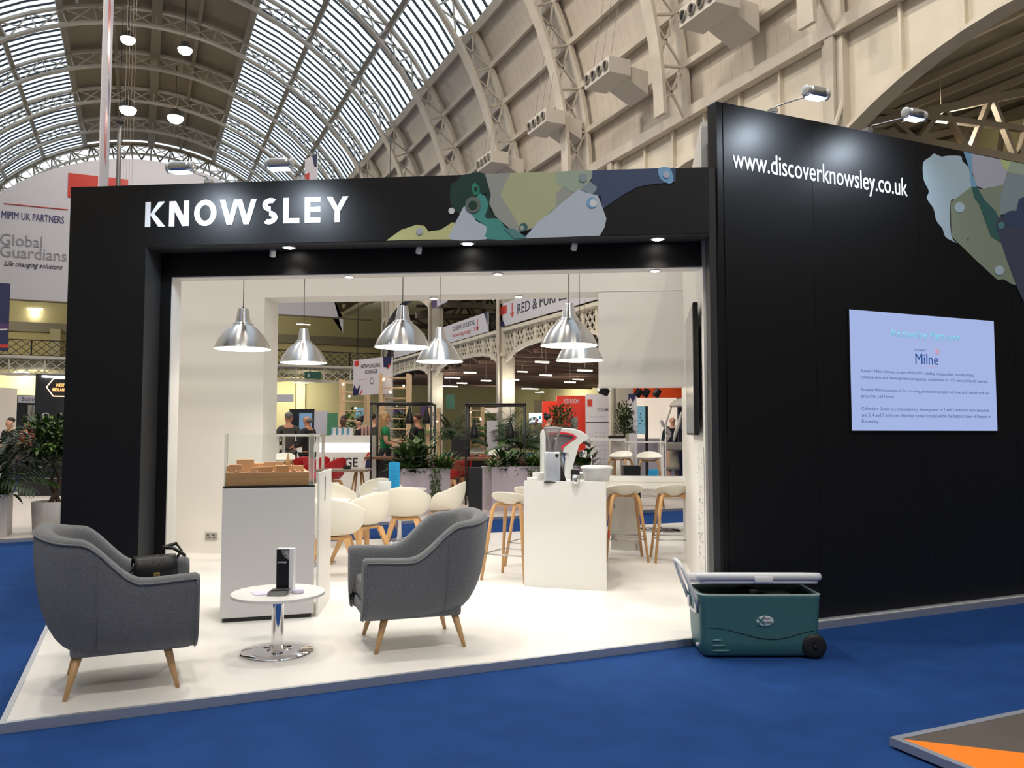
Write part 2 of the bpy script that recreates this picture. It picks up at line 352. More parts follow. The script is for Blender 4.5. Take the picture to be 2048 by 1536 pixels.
def railing(P, a, c, z, n, name_label):
    global k
    b = MB(); b.bar(P(a, z + .9), P(c, z + .9), .06, .05); b.bar(P(a, z + .08), P(c, z + .08), .05, .04)
    for i in range(n):
        s0, s1 = a + (c - a) * i / n, a + (c - a) * (i + 1) / n; m = (s0 + s1) / 2
        b.bar(P(s0, z), P(s0, z + .92), .07, .07)
        for e in ((s0, m), (m, s1)):
            b.bar(P(e[0], z + .1), P(e[1], z + .88), .035, .03); b.bar(P(e[1], z + .1), P(e[0], z + .88), .035, .03)
            q = (e[0] + e[1]) / 2; b.bar(P(q, z + .1), P(e[0], z + .5), .03, .03); b.bar(P(q, z + .1), P(e[1], z + .5), .03, .03); b.bar(P(q, z + .88), P(e[0], z + .5), .03, .03); b.bar(P(q, z + .88), P(e[1], z + .5), .03, .03)
    struct(b.build('trim_%d' % k, IRB), name_label); k += 1
railing(lambda s, z: Vector((GX - .05, s, z)), 32, 51, GF, 9, 'black balustrade of the side gallery')
railing(lambda s, z: Vector((s, 51, z)), -13, 13.8, 5.65, 14, 'black balustrade of the end gallery')
GALL = mat('gallery_paint', hexc('7d7359'), .7)
ROOFD = mat('gallery_roof_boards', hexc('5f5648'), .8)
b = MB(); b.box(GX, 30, 2, 60, GF - .25, GF); struct(b.build('ceiling', ROOFD), 'gallery floor seen from below')
for i in range(20):      # trusses under the side gallery
    Y = 15.5 + 1.9 * i; b = MB(); b.bar((GX, Y, 5.45), (29.5, Y, 5.45), .14, .14); b.bar((GX, Y, 4.75), (29.5, Y, 4.75), .14, .14)
    for j in range(8): x = GX + j * 1.95; b.bar((x, Y, 5.4), (x + .97, Y, 4.8), .09, .09); b.bar((x + .97, Y, 4.8), (x + 1.95, Y, 5.4), .09, .09)
    struct(b.build('trim_%d' % k, mat('truss_red_brown', hexc('6d5348'), .6)), 'brown truss under the gallery'); k += 1
b = MB(); b.box(29.8, 30, -32, 61, 0, 14.2); struct(b.build('wall_right', mat('yellow_wall', hexc('cfc496'), .7)), 'outer wall under the side gallery')
b = MB(); b.box(-13.6, 30, -32.4, -32, 0, 24); struct(b.build('wall_near', MATS['hall_wall']), 'hall end wall behind the viewpoint')
# gallery roof far to the right: dark sloping boards and lattice trusses
b = MB(); b.hexa([(GX, -32, 11.2), (30, -32, 13.8), (30, 60, 13.8), (GX, 60, 11.2)], [(GX, -32, 11.4), (30, -32, 14), (30, 60, 14), (GX, 60, 11.4)]); struct(b.build('ceiling', ROOFD), 'dark roof over the side gallery')
for i in range(10):
    Y = 13.3 - 4.5 + 4.5 * i; b = MB(); b.bar((GX + .3, Y, 8.2), (30, Y, 8.5), .25, .28)
    b.bar((GX + .3, Y, 8.3), (30, Y, 13.2), .16, .2); b.bar((GX + .3, Y, 8.75), (30, Y, 9.9), .14, .14)
    for j in range(9): x = GX + .6 + j * 1.75; zt = lambda q: 8.3 + 4.9 * (q - GX) / 16.1; b.bar((x, Y, 8.25), (x + .87, Y, zt(x + .87)), .13, .12); b.bar((x + .87, Y, zt(x + .87)), (x + 1.75, Y, 8.3), .13, .12)
    struct(b.build('trim_%d' % k, mat('gallery_truss', hexc('7c6f60'), .6)), 'lattice truss over the side gallery'); k += 1
for i in range(8):
    x = GX + 1.6 + i * 2; b = MB(); z = 11.0 + 2.6 * (x - GX) / 16.1; b.bar((x, 4, z), (x, 60, z), .12, .22); struct(b.build('trim_%d' % k, MATS['gallery_truss']), 'purlin of the gallery roof'); k += 1
# end gallery
b = MB(); b.box(-13.3, 14, 51, 61, 5.4, 5.65); struct(b.build('ceiling', mat('soffit_olive', hexc('a89c74'), .7)), 'end gallery floor seen from below')
b = MB(); lattice(b, -13, 13.6, lambda t: 4.72 + .06 * math.sin(t * 40), 5.58, lambda s, z: Vector((s, 50.95, z)), 16)
b.box(-13, 13.7, 50.8, 51, 5.55, 5.7); struct(b.build('trim_%d' % k, CREM), 'lattice front of the end gallery'); k += 1
b = MB(); b.box(-13.3, 30, 60.6, 61, 0, 12.2); struct(b.build('wall_far', mat('yellow_end_wall', hexc('c9bf92'), .7)), 'end wall behind the lower stands')
b = MB(); b.box(-13.3, 22, 60.3, 60.6, 8.0, 8.6); struct(b.build('trim_%d' % k, IROND), 'beam over the end gallery wall'); k += 1
for x in (-9, -5, -1.2, 3, 7, 10.5):
    b = MB(); b.box(x - .3, x + .3, 60.0, 60.6, 0, 8.2); struct(b.build('trim_%d' % k, mat('pilaster', hexc('c3bb9c'), .6)), 'pilaster on the end wall'); k += 1
b = MB(); b.box(-13.3, 14, 52, 60.9, 10.5, 10.8); struct(b.build('ceiling', ROOFD), 'dark ceiling over the end gallery')

# hall lamps hanging below the crown
LAMPE = mat('hall_lamp_glow', (1, .9, .75), emit=(1, .87, .70), es=45)
BUL = mat('warm_bulb', (1, .85, .6), emit=(1, .80, .50), es=14)
TUBE = mat('strip_light_glow', (1, 1, .95), emit=(1, .97, .88), es=10)
def hall_lamp(P, s, lab, e):
    t = thing('hall_lamp', lab, 'lamp', P, 0, 'high bay lamps under the crown')
    b = MB(); b.lathe([(.12 * s, .55 * s), (.25 * s, .45 * s), (.45 * s, .12 * s), (.5 * s, 0)], 16, caps=False); b.build('reflector', mat('lamp_reflector', (.10, .09, .08), .5), t, solid=.02)
    b = MB(); b.ball((0, 0, -.06 * s), (.46 * s, .46 * s, .30 * s), 14, 8); b.build('bulb', LAMPE, t)
    b = MB(); b.tube([(0, 0, .5 * s), (0, 0, HZ + math.sqrt(max(0, HW * HW - (P.x - HX) ** 2)) - P.z)], .02, 5); b.build('cord', BARM, t)
    l = D.lights.new('hall_lamp_light', 'SPOT'); l.energy = e; l.color = (1, .91, .80); l.shadow_soft_size = .35; l.spot_size = math.radians(165); l.spot_blend = .3
    lo = D.objects.new('hall_lamp_light', l); COL.objects.link(lo); lo.parent = t; lo.location = (0, 0, -.5 * s)
for (u, v), lb in zip(((256, 78), (370, 99), (256, 218), (351, 235)), ('upper left', 'upper right', 'lower left', 'lower right')):
    d = ray(u, v); P = EYE + d * ((20.5 - EYE.z) / d.z)
    hall_lamp(P, .72 if v < 150 else .98, 'glowing high bay lamp under the shaded roof crown, %s of the four' % lb, 1500)
for Y in (-18, -4, 9, 21):  # extra lamps out of view, added to brighten the vault
    for X in (-2.2, 3.4): hall_lamp(Vector((X, Y, 20.5)), .95, 'unseen high bay lamp added nearer than the four in view to light the vault', 2600)
# ceiling blowers on the right side of the vault
BLW = mat('blower_casing', hexc('c6bfb4'), .5); NOZ = mat('nozzle_rim', hexc('8d877c'), .5)
def blower(P, lab):
    t = thing('air_blower', lab, 'ventilation unit', P, 0, 'air blowers on the right side of the vault'); t.scale = (.56, .56, .56)
    b = MB(); L = 1.25; Hh = .85
    b.hexa([(0, -L, -Hh / 2), (0, L, -Hh / 2), (1.3, L, -Hh / 2), (1.3, -L, -Hh / 2)], [(0, -L, Hh / 2), (0, L, Hh / 2), (1.3, L, Hh / 2), (1.3, -L, Hh / 2)])
    b.build('casing', BLW, t, bevel=.02)
    b = MB(); b.hexa([(1.3, -.9, -.42), (1.3, .9, -.42), (2.6, .9, -1.05), (2.6, -.9, -1.05)], [(1.3, -.9, .3), (1.3, .9, .3), (2.6, .9, .2), (2.6, -.9, .2)])
    b.build('duct', BLW, t, bevel=.02)
    for i in range(4):
        y = -L + 2 * L * (i + .5) / 4; b = MB(); b.m = Matrix.Translation((0, y, 0)) @ Matrix.Rotation(-PI / 2, 4, 'Y')
        b.lathe([(.25, -.02), (.26, .10), (.23, .12), (.19, .05), (.19, -.01)], 18, caps=False); n_ = b.build('nozzle', NOZ, t)
        b = MB(); b.m = Matrix.Translation((0, y, 0)) @ Matrix.Rotation(-PI / 2, 4, 'Y'); b.lathe([(.19, .015), (.05, .02)], 14); b.build('grille', BARM, n_)
    b = MB()
    for y in (-.9, 0, .9): b.tube([(.3, y, .42), (1.4, y + .2, 6.5)], .012, 4)
    b.build('suspension_wires', NOZ, t)
labs = ['pale four nozzle air blower at the top edge, nearest', 'pale four nozzle air blower above the black wall corner, second from the top', 'pale four nozzle air blower, third from the top', 'pale four nozzle air blower low over the coloured sign print, farthest']
for (u, v), X_, lab in zip(((1393, 12), (1193, 146), (1073, 243), (968, 322)), (11.9, 11.9, 11.9, 11.9), labs):
    blower(onX(u, v, X_), lab)
# ================================================================== THE STAND
t = thing('stand_platform', 'white glossy stand platform edged with aluminium, under the armchairs', 'platform', (-.63, 5.13, 0)); o_ = Vector((-.63, 5.13, 0))
b = MB(); b.m = Matrix.Translation(-o_); b.box(-.60, 10.5, 5.16, 11.75, 0, .05); b.build('deck', DECK, t)
b = MB(); b.m = Matrix.Translation(-o_); b.box(-.63, 10.5, 5.13, 5.16, 0, .054); b.build('edge_strip', ALU, t)
b = MB(); b.m = Matrix.Translation(-o_); b.box(-.63, -.60, 5.16, 11.75, 0, .054); b.build('edge_strip', ALU, t)

# --- black portal with the name board
def pbox(b, U0, U1, V0, V1, z0, z1): return b.hexa([pw(U0, V0, z0), pw(U1, V0, z0), pw(U1, V1, z0), pw(U0, V1, z0)], [pw(U0, V0, z1), pw(U1, V0, z1), pw(U1, V1, z1), pw(U0, V1, z1)])
PT = thing('stand_portal', 'black entrance portal of the stand carrying large white name lettering', 'portal', pw(-4.48, 6.6, .05)); PTi = Matrix.Translation(-PT.location)
GREYJ = mat('charcoal_lit_board', (.030, .032, .036), .5)  # paler than the black panels: downlight on the column reveal is painted in
def pp(name, m, *bx):
    b = MB(); b.m = PTi
    for q in bx: pbox(b, *q)
    return b.build(name, m, PT)
pp('column', BLACK, (-4.48, -3.79, 6.6, 6.85, .05, 3.68))
pp('column_reveal', GREYJ, (-3.79, -3.786, 6.602, 6.85, .05, 3.15))
pp('name_board', BLACK, (-3.788, .905, 6.6, 6.85, 3.15, 3.68))
pp('soffit', GREYJ, (-3.786, .9, 6.605, 6.85, 3.144, 3.15))
pp('inner_frame', BLACKIN, (-4.3, -3.69, 6.853, 7.0, .05, 3.6), (-3.69, .875, 6.853, 7.0, 2.935, 3.6))
pp('white_lining', WHITE, (-3.69, -3.68, 6.86, 7.01, .05, 2.935), (-3.69, .875, 6.86, 7.01, 2.925, 2.935))
pp('end_post', GREYJ, (.905, .99, 6.62, 6.86, .05, 3.68))
# lettering traced over the board
LT = MB(); LT.m = PTi
def bp(u, v, V=6.6, off=0): return onV(u, v, V) - PV * off
p0 = bp(290, 455); rt = PU
def zV(v, u=480): return onV(u, v, 6.6).z
def letters():     # stroke letters in a humanist style, in board coordinates (s along U, z up)
    z0, z1 = 3.315, 3.53; H = z1 - z0; T = .045
    def P(s, z, d): return pw(s, 6.6 - d, z)
    def poly(pts):
        lo = [P(s, z0 + h * H, 0.0) for s, h in pts]; hi = [P(s, z0 + h * H, .006) for s, h in pts]; LT.hexa(lo, hi)
    def us(u): q = onV(u, 430, 6.6); return q.dot(PU)
    # K
    a, c = us(291), us(330); w = c - a; poly([(a, 0), (a, 1), (a + T, 1), (a + T, 0)]); poly([(a + T, .50), (c - .055, 1), (c, 1), (a + T + .03, .50)]); poly([(a + T + .03, .56), (a + T, .48), (c - .055, 0), (c + .005, 0)])
    a, c = us(339), us(378); poly([(a, 0), (a, 1), (a + T, 1), (a + T, 0)]); poly([(c - T, 0), (c - T, 1), (c, 1), (c, 0)]); poly([(a, 1), (a + T + .01, 1), (c, 0), (c - T - .01, 0)])
    def ring(cx, rx, a0=0, a1=360, cy=.5, ry=.52, tk=None):
        tk = tk or T; n = 28
        for i in range(n):
            A, B = math.radians(a0 + (a1 - a0) * i / n), math.radians(a0 + (a1 - a0) * (i + 1) / n)
            e = lambda A, f: (cx + (rx - f * tk) * math.cos(A), cy + (ry - f * tk * .95 / H) * math.sin(A))
            poly([e(A, 0), e(B, 0), e(B, 1), e(A, 1)])
    a, c = us(389), us(433); ring((a + c) / 2, (c - a) / 2)
    a, c = us(440), us(513); w = c - a
    for q0, q1, h0, h1 in ((0, .24, 1, 0), (.30, .53, 0, 1), (.46, .70, 1, 0), (.76, 1, 0, 1)):
        e = .0
        s0, s1 = a + q0 * w, a + q1 * w; 
        if h0 == 1: poly([(s0, 1), (s0 + T, 1), (s1 + T * .7, 0), (s1 - T * .3, 0)])
        else: poly([(s0 - T * .7, 0), (s0 + T * .3, 0), (s1, 1), (s1 - T, 1)])
    a, c = us(524), us(556); m_ = (a + c) / 2; r = (c - a) / 2    # S
    ring(m_ + .005, r, 50, 270, .75, .265); ring(m_ - .005, r, 90, -130, .245, .265)
    a, c = us(567), us(599); poly([(a, 0), (a, 1), (a + T, 1), (a + T, 0)]); poly([(a, 0), (a, .19), (c, .19), (c, 0)])
    a, c = us(610), us(641); poly([(a, 0), (a, 1), (a + T, 1), (a + T, 0)])
    for h in (0, .42, .81): poly([(a + T, h), (a + T, h + .19), (c, h + .19), (c, h)])
    a, c = us(653), us(697); m_ = (a + c) / 2; poly([(m_ - T / 2, 0), (m_ - T / 2, .45), (m_ + T / 2, .45), (m_ + T / 2, 0)]); poly([(a, 1), (a + T * 1.1, 1), (m_ + T / 2, .42), (m_ - T / 2, .42)]); poly([(c - T * 1.1, 1), (c, 1), (m_ + T / 2, .42), (m_ - T / 2, .42)])
letters(); LT.build('lettering', LETTER, PT)
# printed coloured shapes, layered a hair apart
PC = {n: mat('print_' + n, hexc(c), .45) for n, c in dict(olive='b9bf96', pale='c3d0dc', grey='a3a8a0', teal='4e9c94', dgreen='1d3f37', green='2f8f6f', navy='41506f', sky='7fb2d6', yellow='cfd295', dgrey='6d776f', mint='a5b8a4', white='e4e6e8', lblue='b4cddb', sage='8d9b88', mauve='b7bccb', slate='4a5166', mteal='5c8f90', dteal='3e6a68', lime='c3cf95', steel='8ea0a6').items()}
def printed(M_, plane, layers, parent, inv, N):
    b = MB(); b.m = inv; mats_ = []
    for i, (c, pts, sm) in enumerate(layers):
        if PC[c] not in mats_: mats_.append(PC[c])
        b.cur = mats_.index(PC[c])
        if len(pts) == 3 and not isinstance(pts[0], tuple):   # circle: centre u, v, radius
            u, v, r = pts; pts = [(u + r * math.cos(a * PI / 10), v + r * 1.05 * math.sin(a * PI / 10)) for a in range(20)]
        elif sm: pts = [tuple(p)[:2] for p in smooth_loop([(p[0], p[1], 0) for p in pts], 3)]
        q = [plane(u, v) - N * (.0006 + .0006 * i) for u, v in pts]; back = [p + N * .0005 for p in q]
        b.hexa(back, q)
    return b.build('graphic_print', mats_, parent)
S2 = lambda x, y: (700 + x * .3418, y * .3418)
def L2(c, pts, sm=1): return (c, [S2(*p) for p in pts], sm)
top = lambda x: 1040 - x * .0318      # board edge in that tracing
lay = [L2('dgreen', [(590, 1085), (625, 1060), (665, top(665) + 4), (800, top(800) + 4), (840, 1150), (815, 1220), (850, 1278), (790, 1300), (740, 1290), (640, 1250), (590, 1190)]),
       L2('yellow', [(212, 1408), (300, 1345), (390, 1315), (435, 1322), (460, 1355), (530, 1345), (600, 1300), (680, 1330), (700, 1400), (400, 1403)], 0),
       L2('pale', [(592, 1402), (600, 1340), (640, 1260), (670, 1205), (690, 1240), (720, 1245), (735, 1290), (790, 1320), (805, 1350), (802, 1399)], 1),
       L2('teal', [(700, 1225), (760, 1130), (790, 1150), (810, 1200), (792, 1275), (870, 1280), (920, 1340), (1040, 1395), (806, 1399), (800, 1330), (735, 1280)], 1),
       L2('green', [(712, 1090), (735, 1070), (760, 1110), (745, 1140), (722, 1135)]),
       L2('grey', [(790, top(790) + 3), (1000, top(1000) + 3), (1280, top(1280) + 3), (1345, 1110), (1150, 1260), (1090, 1330), (985, 1365), (930, 1335), (850, 1265), (815, 1190), (825, 1140)], 0),
       L2('olive', [(940, top(940) + 3), (1240, top(1240) + 3), (1250, 1090), (1208, 1130), (1205, 1210), (1120, 1290), (1080, 1330), (1000, 1345), (930, 1220), (880, 1140)], 0),
       L2('mint', [(1205, top(1205) + 3), (1425, top(1425) + 3), (1415, 1040), (1390, 1085), (1340, 1120), (1300, 1125), (1240, 1085), (1205, 1075)], 0),
       L2('navy', [(1420, top(1420) + 3), (1905, top(1905) + 3), (1905, 1065), (1760, 1080), (1680, 1095), (1600, 1140), (1475, 1225), (1470, 1150), (1350, 1120), (1410, 1070)], 0),
       L2('steel', [(1350, 1110), (1400, 1060), (1445, 1095), (1440, 1115), (1415, 1140)], 0),
       L2('sky', [(1805, top(1805) + 4), (1870, top(1870) + 4), (1892, 1055), (1865, 1075), (1815, 1045)], 1),
       L2('pale', [(1020, 1396), (1100, 1300), (1180, 1240), (1250, 1180), (1340, 1108), (1380, 1128), (1450, 1145), (1468, 1190), (1500, 1280), (1490, 1330), (1462, 1380)], 0),
       L2('mteal', [(900, 1335), (960, 1340), (1040, 1395), (960, 1396)], 0)]
for c, x, y, r in (('white', 595, 1235, 18), ('mauve', 408, 1355, 19), ('dgrey', 720, 1200, 45), ('dgreen', 720, 1205, 27), ('dgreen', 783, 1118, 18), ('dgreen', 738, 1105, 11), ('steel', 1363, 1042, 24), ('sky', 1415, 1188, 30), ('white', 1424, 1190, 21), ('mauve', 1850, 1025, 19), ('dteal', 1016, 1332, 24), ('mint', 1008, 1336, 13)):
    u, v = S2(x, y); lay.append((c, [u, v, r * .3418], 0))
printed(None, lambda u, v: onV(u, v, 6.6), lay, PT, PTi, PV)

# --- recessed downlights and the small spots behind the board
def disc_light(P, r, lab, e=6, power=18, name='downlight', spot=95):
    t = thing(name, lab, 'ceiling light', P)
    b = MB(); b.lathe([(r * 1.35, 0), (r * 1.35, -.006), (r, -.008), (r, 0)], 20); b.build('rim', WHITE, t)
    b = MB(); b.lathe([(r * .92, -.004), (r * .92, -.009)], 20); b.build('lens', mat('downlight_lens', (1, 1, 1), emit=(1, .96, .88), es=25), t)
    l = D.lights.new('downlight_lamp', 'SPOT'); l.energy = power; l.spot_size = math.radians(spot); l.spot_blend = .7; l.color = (1, .92, .80); l.shadow_soft_size = .04
    lo = D.objects.new('downlight_lamp', l); COL.objects.link(lo); lo.parent = t; lo.location = (0, 0, -.03)
    return t
for U_, lb in ((-2.58, 'left'), (-1.05, 'middle'), (.51, 'right')): disc_light(pw(U_, 6.725, 3.143), .045, 'round downlight in the grey soffit under the name board, %s one' % lb, power=26)
for U_, lb in ((-2.12, 'left'), (-.82, 'middle'), (.50, 'right')): disc_light(pw(U_, 6.935, 2.924), .035, 'small downlight in the white lintel edge behind the board, %s one' % lb, power=14)
for U_, lb in ((-2.05, 'left'), (-.96, 'right')): disc_light(pw(U_, 10.37, 3.293), .045, 'downlight in the rear white lintel, %s one' % lb, power=18)
for U_, lb in ((-2.75, 'leftmost'), (-1.47, 'middle'), (-.16, 'rightmost')):
    t = thing('spot_head', 'small white spot head under the rear of the name board, %s' % lb, 'spotlight', pw(U_, 6.80, 3.144), 0, 'spot heads under the name board')
    b = MB(); b.m = Matrix.Rotation(.5, 4, 'X'); b.lathe([(.022, .0), (.026, -.02), (.026, -.06), (.022, -.065)], 14); b.build('barrel', WHITE, t)
    b = MB(); b.lathe([(.012, 0), (.012, -.02)], 8); b.build('neck', WHITE, t)

# --- rear white frame, left wall, right wall
RF = thing('rear_frame', 'white rear frame of the stand around the open back', 'frame wall', pw(-4.2, 10.14, .05)); RFi = Matrix.Translation(-RF.location)
b = MB(); b.m = RFi; pbox(b, -6.05, -4.2, 10.14, 10.6, .05, 3.66); b.build('left_panel', WHITE, RF)
b = MB(); b.m = RFi; pbox(b, -4.2, 1.09, 10.14, 10.6, 3.3, 3.66); b.build('header', WHITE, RF)
b = MB(); b.m = RFi; pbox(b, .04, 1.09, 10.12, 10.62, 2.14, 3.29); b.build('hanging_box', WHITE, RF)
b = MB(); b.slab([(-.42, 8.1), (-.3, 8.1), (-.12, 11.75), (-.24, 11.75)], .05, 3.66); struct(b.build('wall_left', WHITE), 'white left wall inside the stand')
b = MB(); b.slab([pw(.885, 6.87), pw(1.01, 6.87), pw(1.21, 10.62), pw(1.085, 10.62)], .05, 4.15)
struct(b.build('wall_right', WHITE), 'white right wall inside the stand')
BC = thing('back_counter', 'white back counter shelf between bar and right wall', 'counter', pw(.6, 10.35, .05)); BCi = Matrix.Translation(-BC.location)
b = MB(); b.m = BCi; pbox(b, -.35, 1.08, 10.14, 10.6, .98, 1.03); b.build('worktop', WHITEG, BC, bevel=.003)
b = MB(); b.m = BCi; pbox(b, -.35, 1.08, 10.145, 10.165, .90, .98); b.build('apron', WHITEG, BC)
b = MB(); b.m = BCi; pbox(b, -.33, -.27, 10.2, 10.54, .05, .98); b.build('support_panel', WHITEG, BC)
so = thing('power_socket', 'double power socket low on the rear white wall', 'socket', pw(-4.845, 10.135, .265), -PI / 6)
b = MB(); b.box(-.075, .075, -.012, .0, -.045, .045); b.build('plate', mat('brushed_plate', (.42, .40, .37), .4, metal=.6), so, bevel=.003)
for x in (-.037, .037):
    b = MB(); b.box(x - .012, x + .012, -.014, -.011, .012, .026); b.box(x - .006, x + .006, -.014, -.011, -.02, -.008); b.box(x + .01, x + .02, -.014, -.011, -.02, -.008); b.build('outlet', DARKP, so)

# --- big black display wall
WT = thing('display_wall', 'tall black display wall with white web address and coloured print', 'wall panel', (4.14, 5.22, .05)); WTi = Matrix.Translation(-WT.location)
def wb(name, m, *bx, **kw):
    b = MB(); b.m = WTi
    for q in bx: b.box(*q)
    return b.build(name, m, WT, **kw)
xs = [4.20, 5.128, 6.376, 7.62, 8.86, 10.1]
wb('edge_post', BLACK, (4.14, 4.198, 5.225, 5.34, .05, 4.21))
for a, c in zip(xs, xs[1:]): wb('panel', BLACK, (a, c - .003, 5.22, 5.34, .05, 4.21))
wb('top_rail', ALU, (4.14, 10.1, 5.235, 5.33, 4.21, 4.218)); wb('base_rail', ALU, (4.14, 10.1, 5.19, 5.22, .05, .062))
text('lettering', 'www.discoverknowsley.co.uk', Vector((4.285, 5.219, 3.635)) - WT.location, (1, 0, 0), (0, 0, 1), LETTER, WT, w=1.955, h=.215, off=.0, ext=.003)
S4 = lambda x, y: (1840 + x * .2084, 280 + y * .2084)
def L4(c, pts, sm=0): return (c, [S4(*p) for p in pts], sm)
tp = lambda x: 75 + (x - 250) * .205 + 4    # wall top in that tracing
lay = [L4('lblue', [(95, 165), (130, 132), (170, 145), (210, 160), (260, 152), (390, 155), (405, 200), (460, 255), (475, 300), (500, 440), (360, 560), (290, 600), (300, 920), (360, 985), (300, 965), (240, 925), (215, 850), (155, 770), (130, 660), (65, 560), (85, 490), (35, 380), (30, 220)], 1),
       L4('mauve', [(495, tp(495)), (870, tp(870)), (800, 430), (610, 470), (540, 440), (500, 300)]),
       L4('sky', [(415, tp(415) - 4), (495, tp(495)), (497, 320), (545, 440), (520, 470), (490, 440), (470, 270)]),
       L4('lime', [(768, tp(768)), (870, tp(870)), (830, 300), (790, 250)]),
       L4('sage', [(290, 600), (490, 450), (610, 475), (800, 425), (765, 560), (770, 710), (735, 870), (920, 1395), (880, 1385), (800, 1335), (740, 1342), (540, 1160), (300, 925)]),
       L4('steel', [(870, tp(870)), (1180, tp(1180)), (1180, 640), (950, 560), (920, 680), (770, 720), (765, 560), (800, 430)]),
       L4('mint', [(870, tp(870)), (1180, tp(1180)), (1180, 350), (1000, 340), (830, 310)]),
       L4('dteal', [(490, 450), (545, 450), (610, 570), (720, 680), (760, 760), (735, 860), (770, 985), (680, 930), (640, 830), (560, 610), (520, 560)]),
       L4('slate', [(720, 810), (735, 760), (790, 720), (860, 680), (920, 680), (950, 570), (1000, 540), (1180, 500), (1180, 1800), (1060, 1700), (920, 1400), (830, 1150), (735, 870)]),
       L4('navy', [(790, 720), (860, 680), (920, 680), (950, 570), (1000, 540), (1180, 500), (1180, 860), (850, 835), (800, 790)])]
for c, x, y, rx in (('lblue', 374, 648, 48), ('lblue', 755, 1252, 44), ('mteal', 773, 820, 32), ('slate', 838, 783, 17), ('mteal', 455, 950, 9)):
    u, v = S4(x, y); lay.append((c, [u, v, rx * .2084], 0))
printed(None, lambda u, v: onY(u, v, 5.22), lay, WT, WTi, Vector((0, 1, 0)))

# screen on the wall
SCR = thing('wall_screen', 'large lit screen with blue text mounted flush on the black wall', 'screen', (6.405, 5.218, 1.59))
b = MB(); b.box(-.925, .925, -.010, .0, -.012, 1.04); b.build('bezel', DARKP, SCR)
b = MB(); b.box(-.912, .912, -.012, -.009, 0, 1.03); b.build('display', mat('screen_glow', (.02, .02, .02), .2, emit=(.385, .475, .80), es=.95), SCR)
INK = mat('screen_ink', (.02, .05, .15), .4, emit=(.06, .09, .22), es=1.0); INKB = mat('screen_logo_blue', (.01, .05, .2), .4, emit=(.008, .045, .17), es=1); INKT = mat('screen_title_teal', (.1, .5, .5), .4, emit=(.19, .47, .62), es=.8); INKP = mat('screen_logo_pink', (.5, .2, .2), .4, emit=(.45, .38, .60), es=.7)
def st(s, x, z, w_, h_, m, off=0): text('writing', s, (x, -.0125, z), (1, 0, 0), (0, 0, 1), m, SCR, w=w_, h=h_, off=off)
st('Knowsley Partners', -.42, .80, .86, .085, INKT, .006); st('STEWART', -.145, .705, .14, .018, INKB); st('Milne', -.14, .59, .29, .095, INKB, .0); st('HOMES', .01, .56, .11, .012, INKP)
b = MB(); b.m = Matrix.Translation((.14, -.013, .71)); b.ball((0, 0, 0), (.03, .0008, .03), 12, 8); b.build('logo_mark', INKP, SCR)
for i, (s, w_) in enumerate([('Stewart Milne Homes is one of the UK\'s leading independent homebuilding,', 1.42), ('construction and development companies, established in 1975 and still family owned.', 1.60), ('', 0), ('Stewart Milne\'s passion is for creating places that people will love and cherish and are', 1.61), ('proud to call home.', .39), ('', 0), ('Callenders Green is a contemporary development of 2 and 3 bedroom semi-detached', 1.60), ('and 3, 4 and 5 bedroom detached homes located within the historic town of Prescot in', 1.62), ('Knowsley.', .20)]):
    if s: st(s, -.80, .490 - i * .054, w_, .036, INK)

# flood lamps on arms
def flood(base, outw, side, lab, pw_=9):
    t = thing('arm_floodlight', lab, 'floodlight', base, 0)
    outw = Vector(outw); side = Vector(side); h = outw * .48 + Vector((0, 0, -.02)); z = Vector((0, 0, 1))
    b = MB(); b.tube([(0, 0, .01), outw * .05 + z * .04, h], .006, 6); b.build('arm', STEEL, t)
    b = MB(); b.hexa([side * -.03 - outw * .03, side * .03 - outw * .03, side * .03 + outw * .03, side * -.03 + outw * .03], [p + z * .03 for p in (side * -.03 - outw * .03, side * .03 - outw * .03, side * .03 + outw * .03, side * -.03 + outw * .03)]); b.build('clamp', STEEL, t)
    b = MB(); M_ = Matrix((side, outw, z)).transposed().to_4x4(); M_.translation = h; b.m = M_
    b.rbox(-.085, .085, -.045, .045, -.03, .045, .03); hd = b.build('head', mat('lamp_casing', (.55, .57, .58), .22, metal=.85), t)
    for x_ in (-.1, .1):
        b = MB(); b.m = M_ @ Matrix.Translation((x_, 0, .005)) @ Matrix.Rotation(PI / 2, 4, 'Y'); b.lathe([(.03, -.012), (.045, -.008), (.045, .008), (.03, .012)], 14); b.build('end_cap', mat('clear_cap', (.75, .78, .78), .1, trans=.5), t)
    b = MB(); b.m = M_; b.box(-.07, .07, -.048, .02, -.036, -.031); b.build('lens', mat('flood_lens', (1, 1, 1), emit=(.72, .84, 1), es=30), hd)
    l = D.lights.new('flood_lamp', 'AREA'); l.shape = 'RECTANGLE'; l.size = .14; l.size_y = .06; l.energy = pw_; l.color = (.74, .86, 1); l.spread = 2.3
    lo = D.objects.new('flood_lamp', l); COL.objects.link(lo); lo.parent = t; lo.location = h - z * .05 - outw * .03
    lo.rotation_euler = ((-outw * .9 - z * .75)).to_track_quat('-Z', 'Y').to_euler()
for X_, lb in ((4.73, 'left'), (5.80, 'right')): flood(Vector((X_, 5.24, 4.218)), (0, -1, 0), (1, 0, 0), 'silver arm floodlight on top of the black display wall, %s one' % lb)
for U_, lb in ((-3.25, 'leftmost'), (-2.44, 'second from left')): flood(pw(U_, 6.62, 3.68), -PV, PU, 'silver arm floodlight above the name board, %s' % lb, 7)

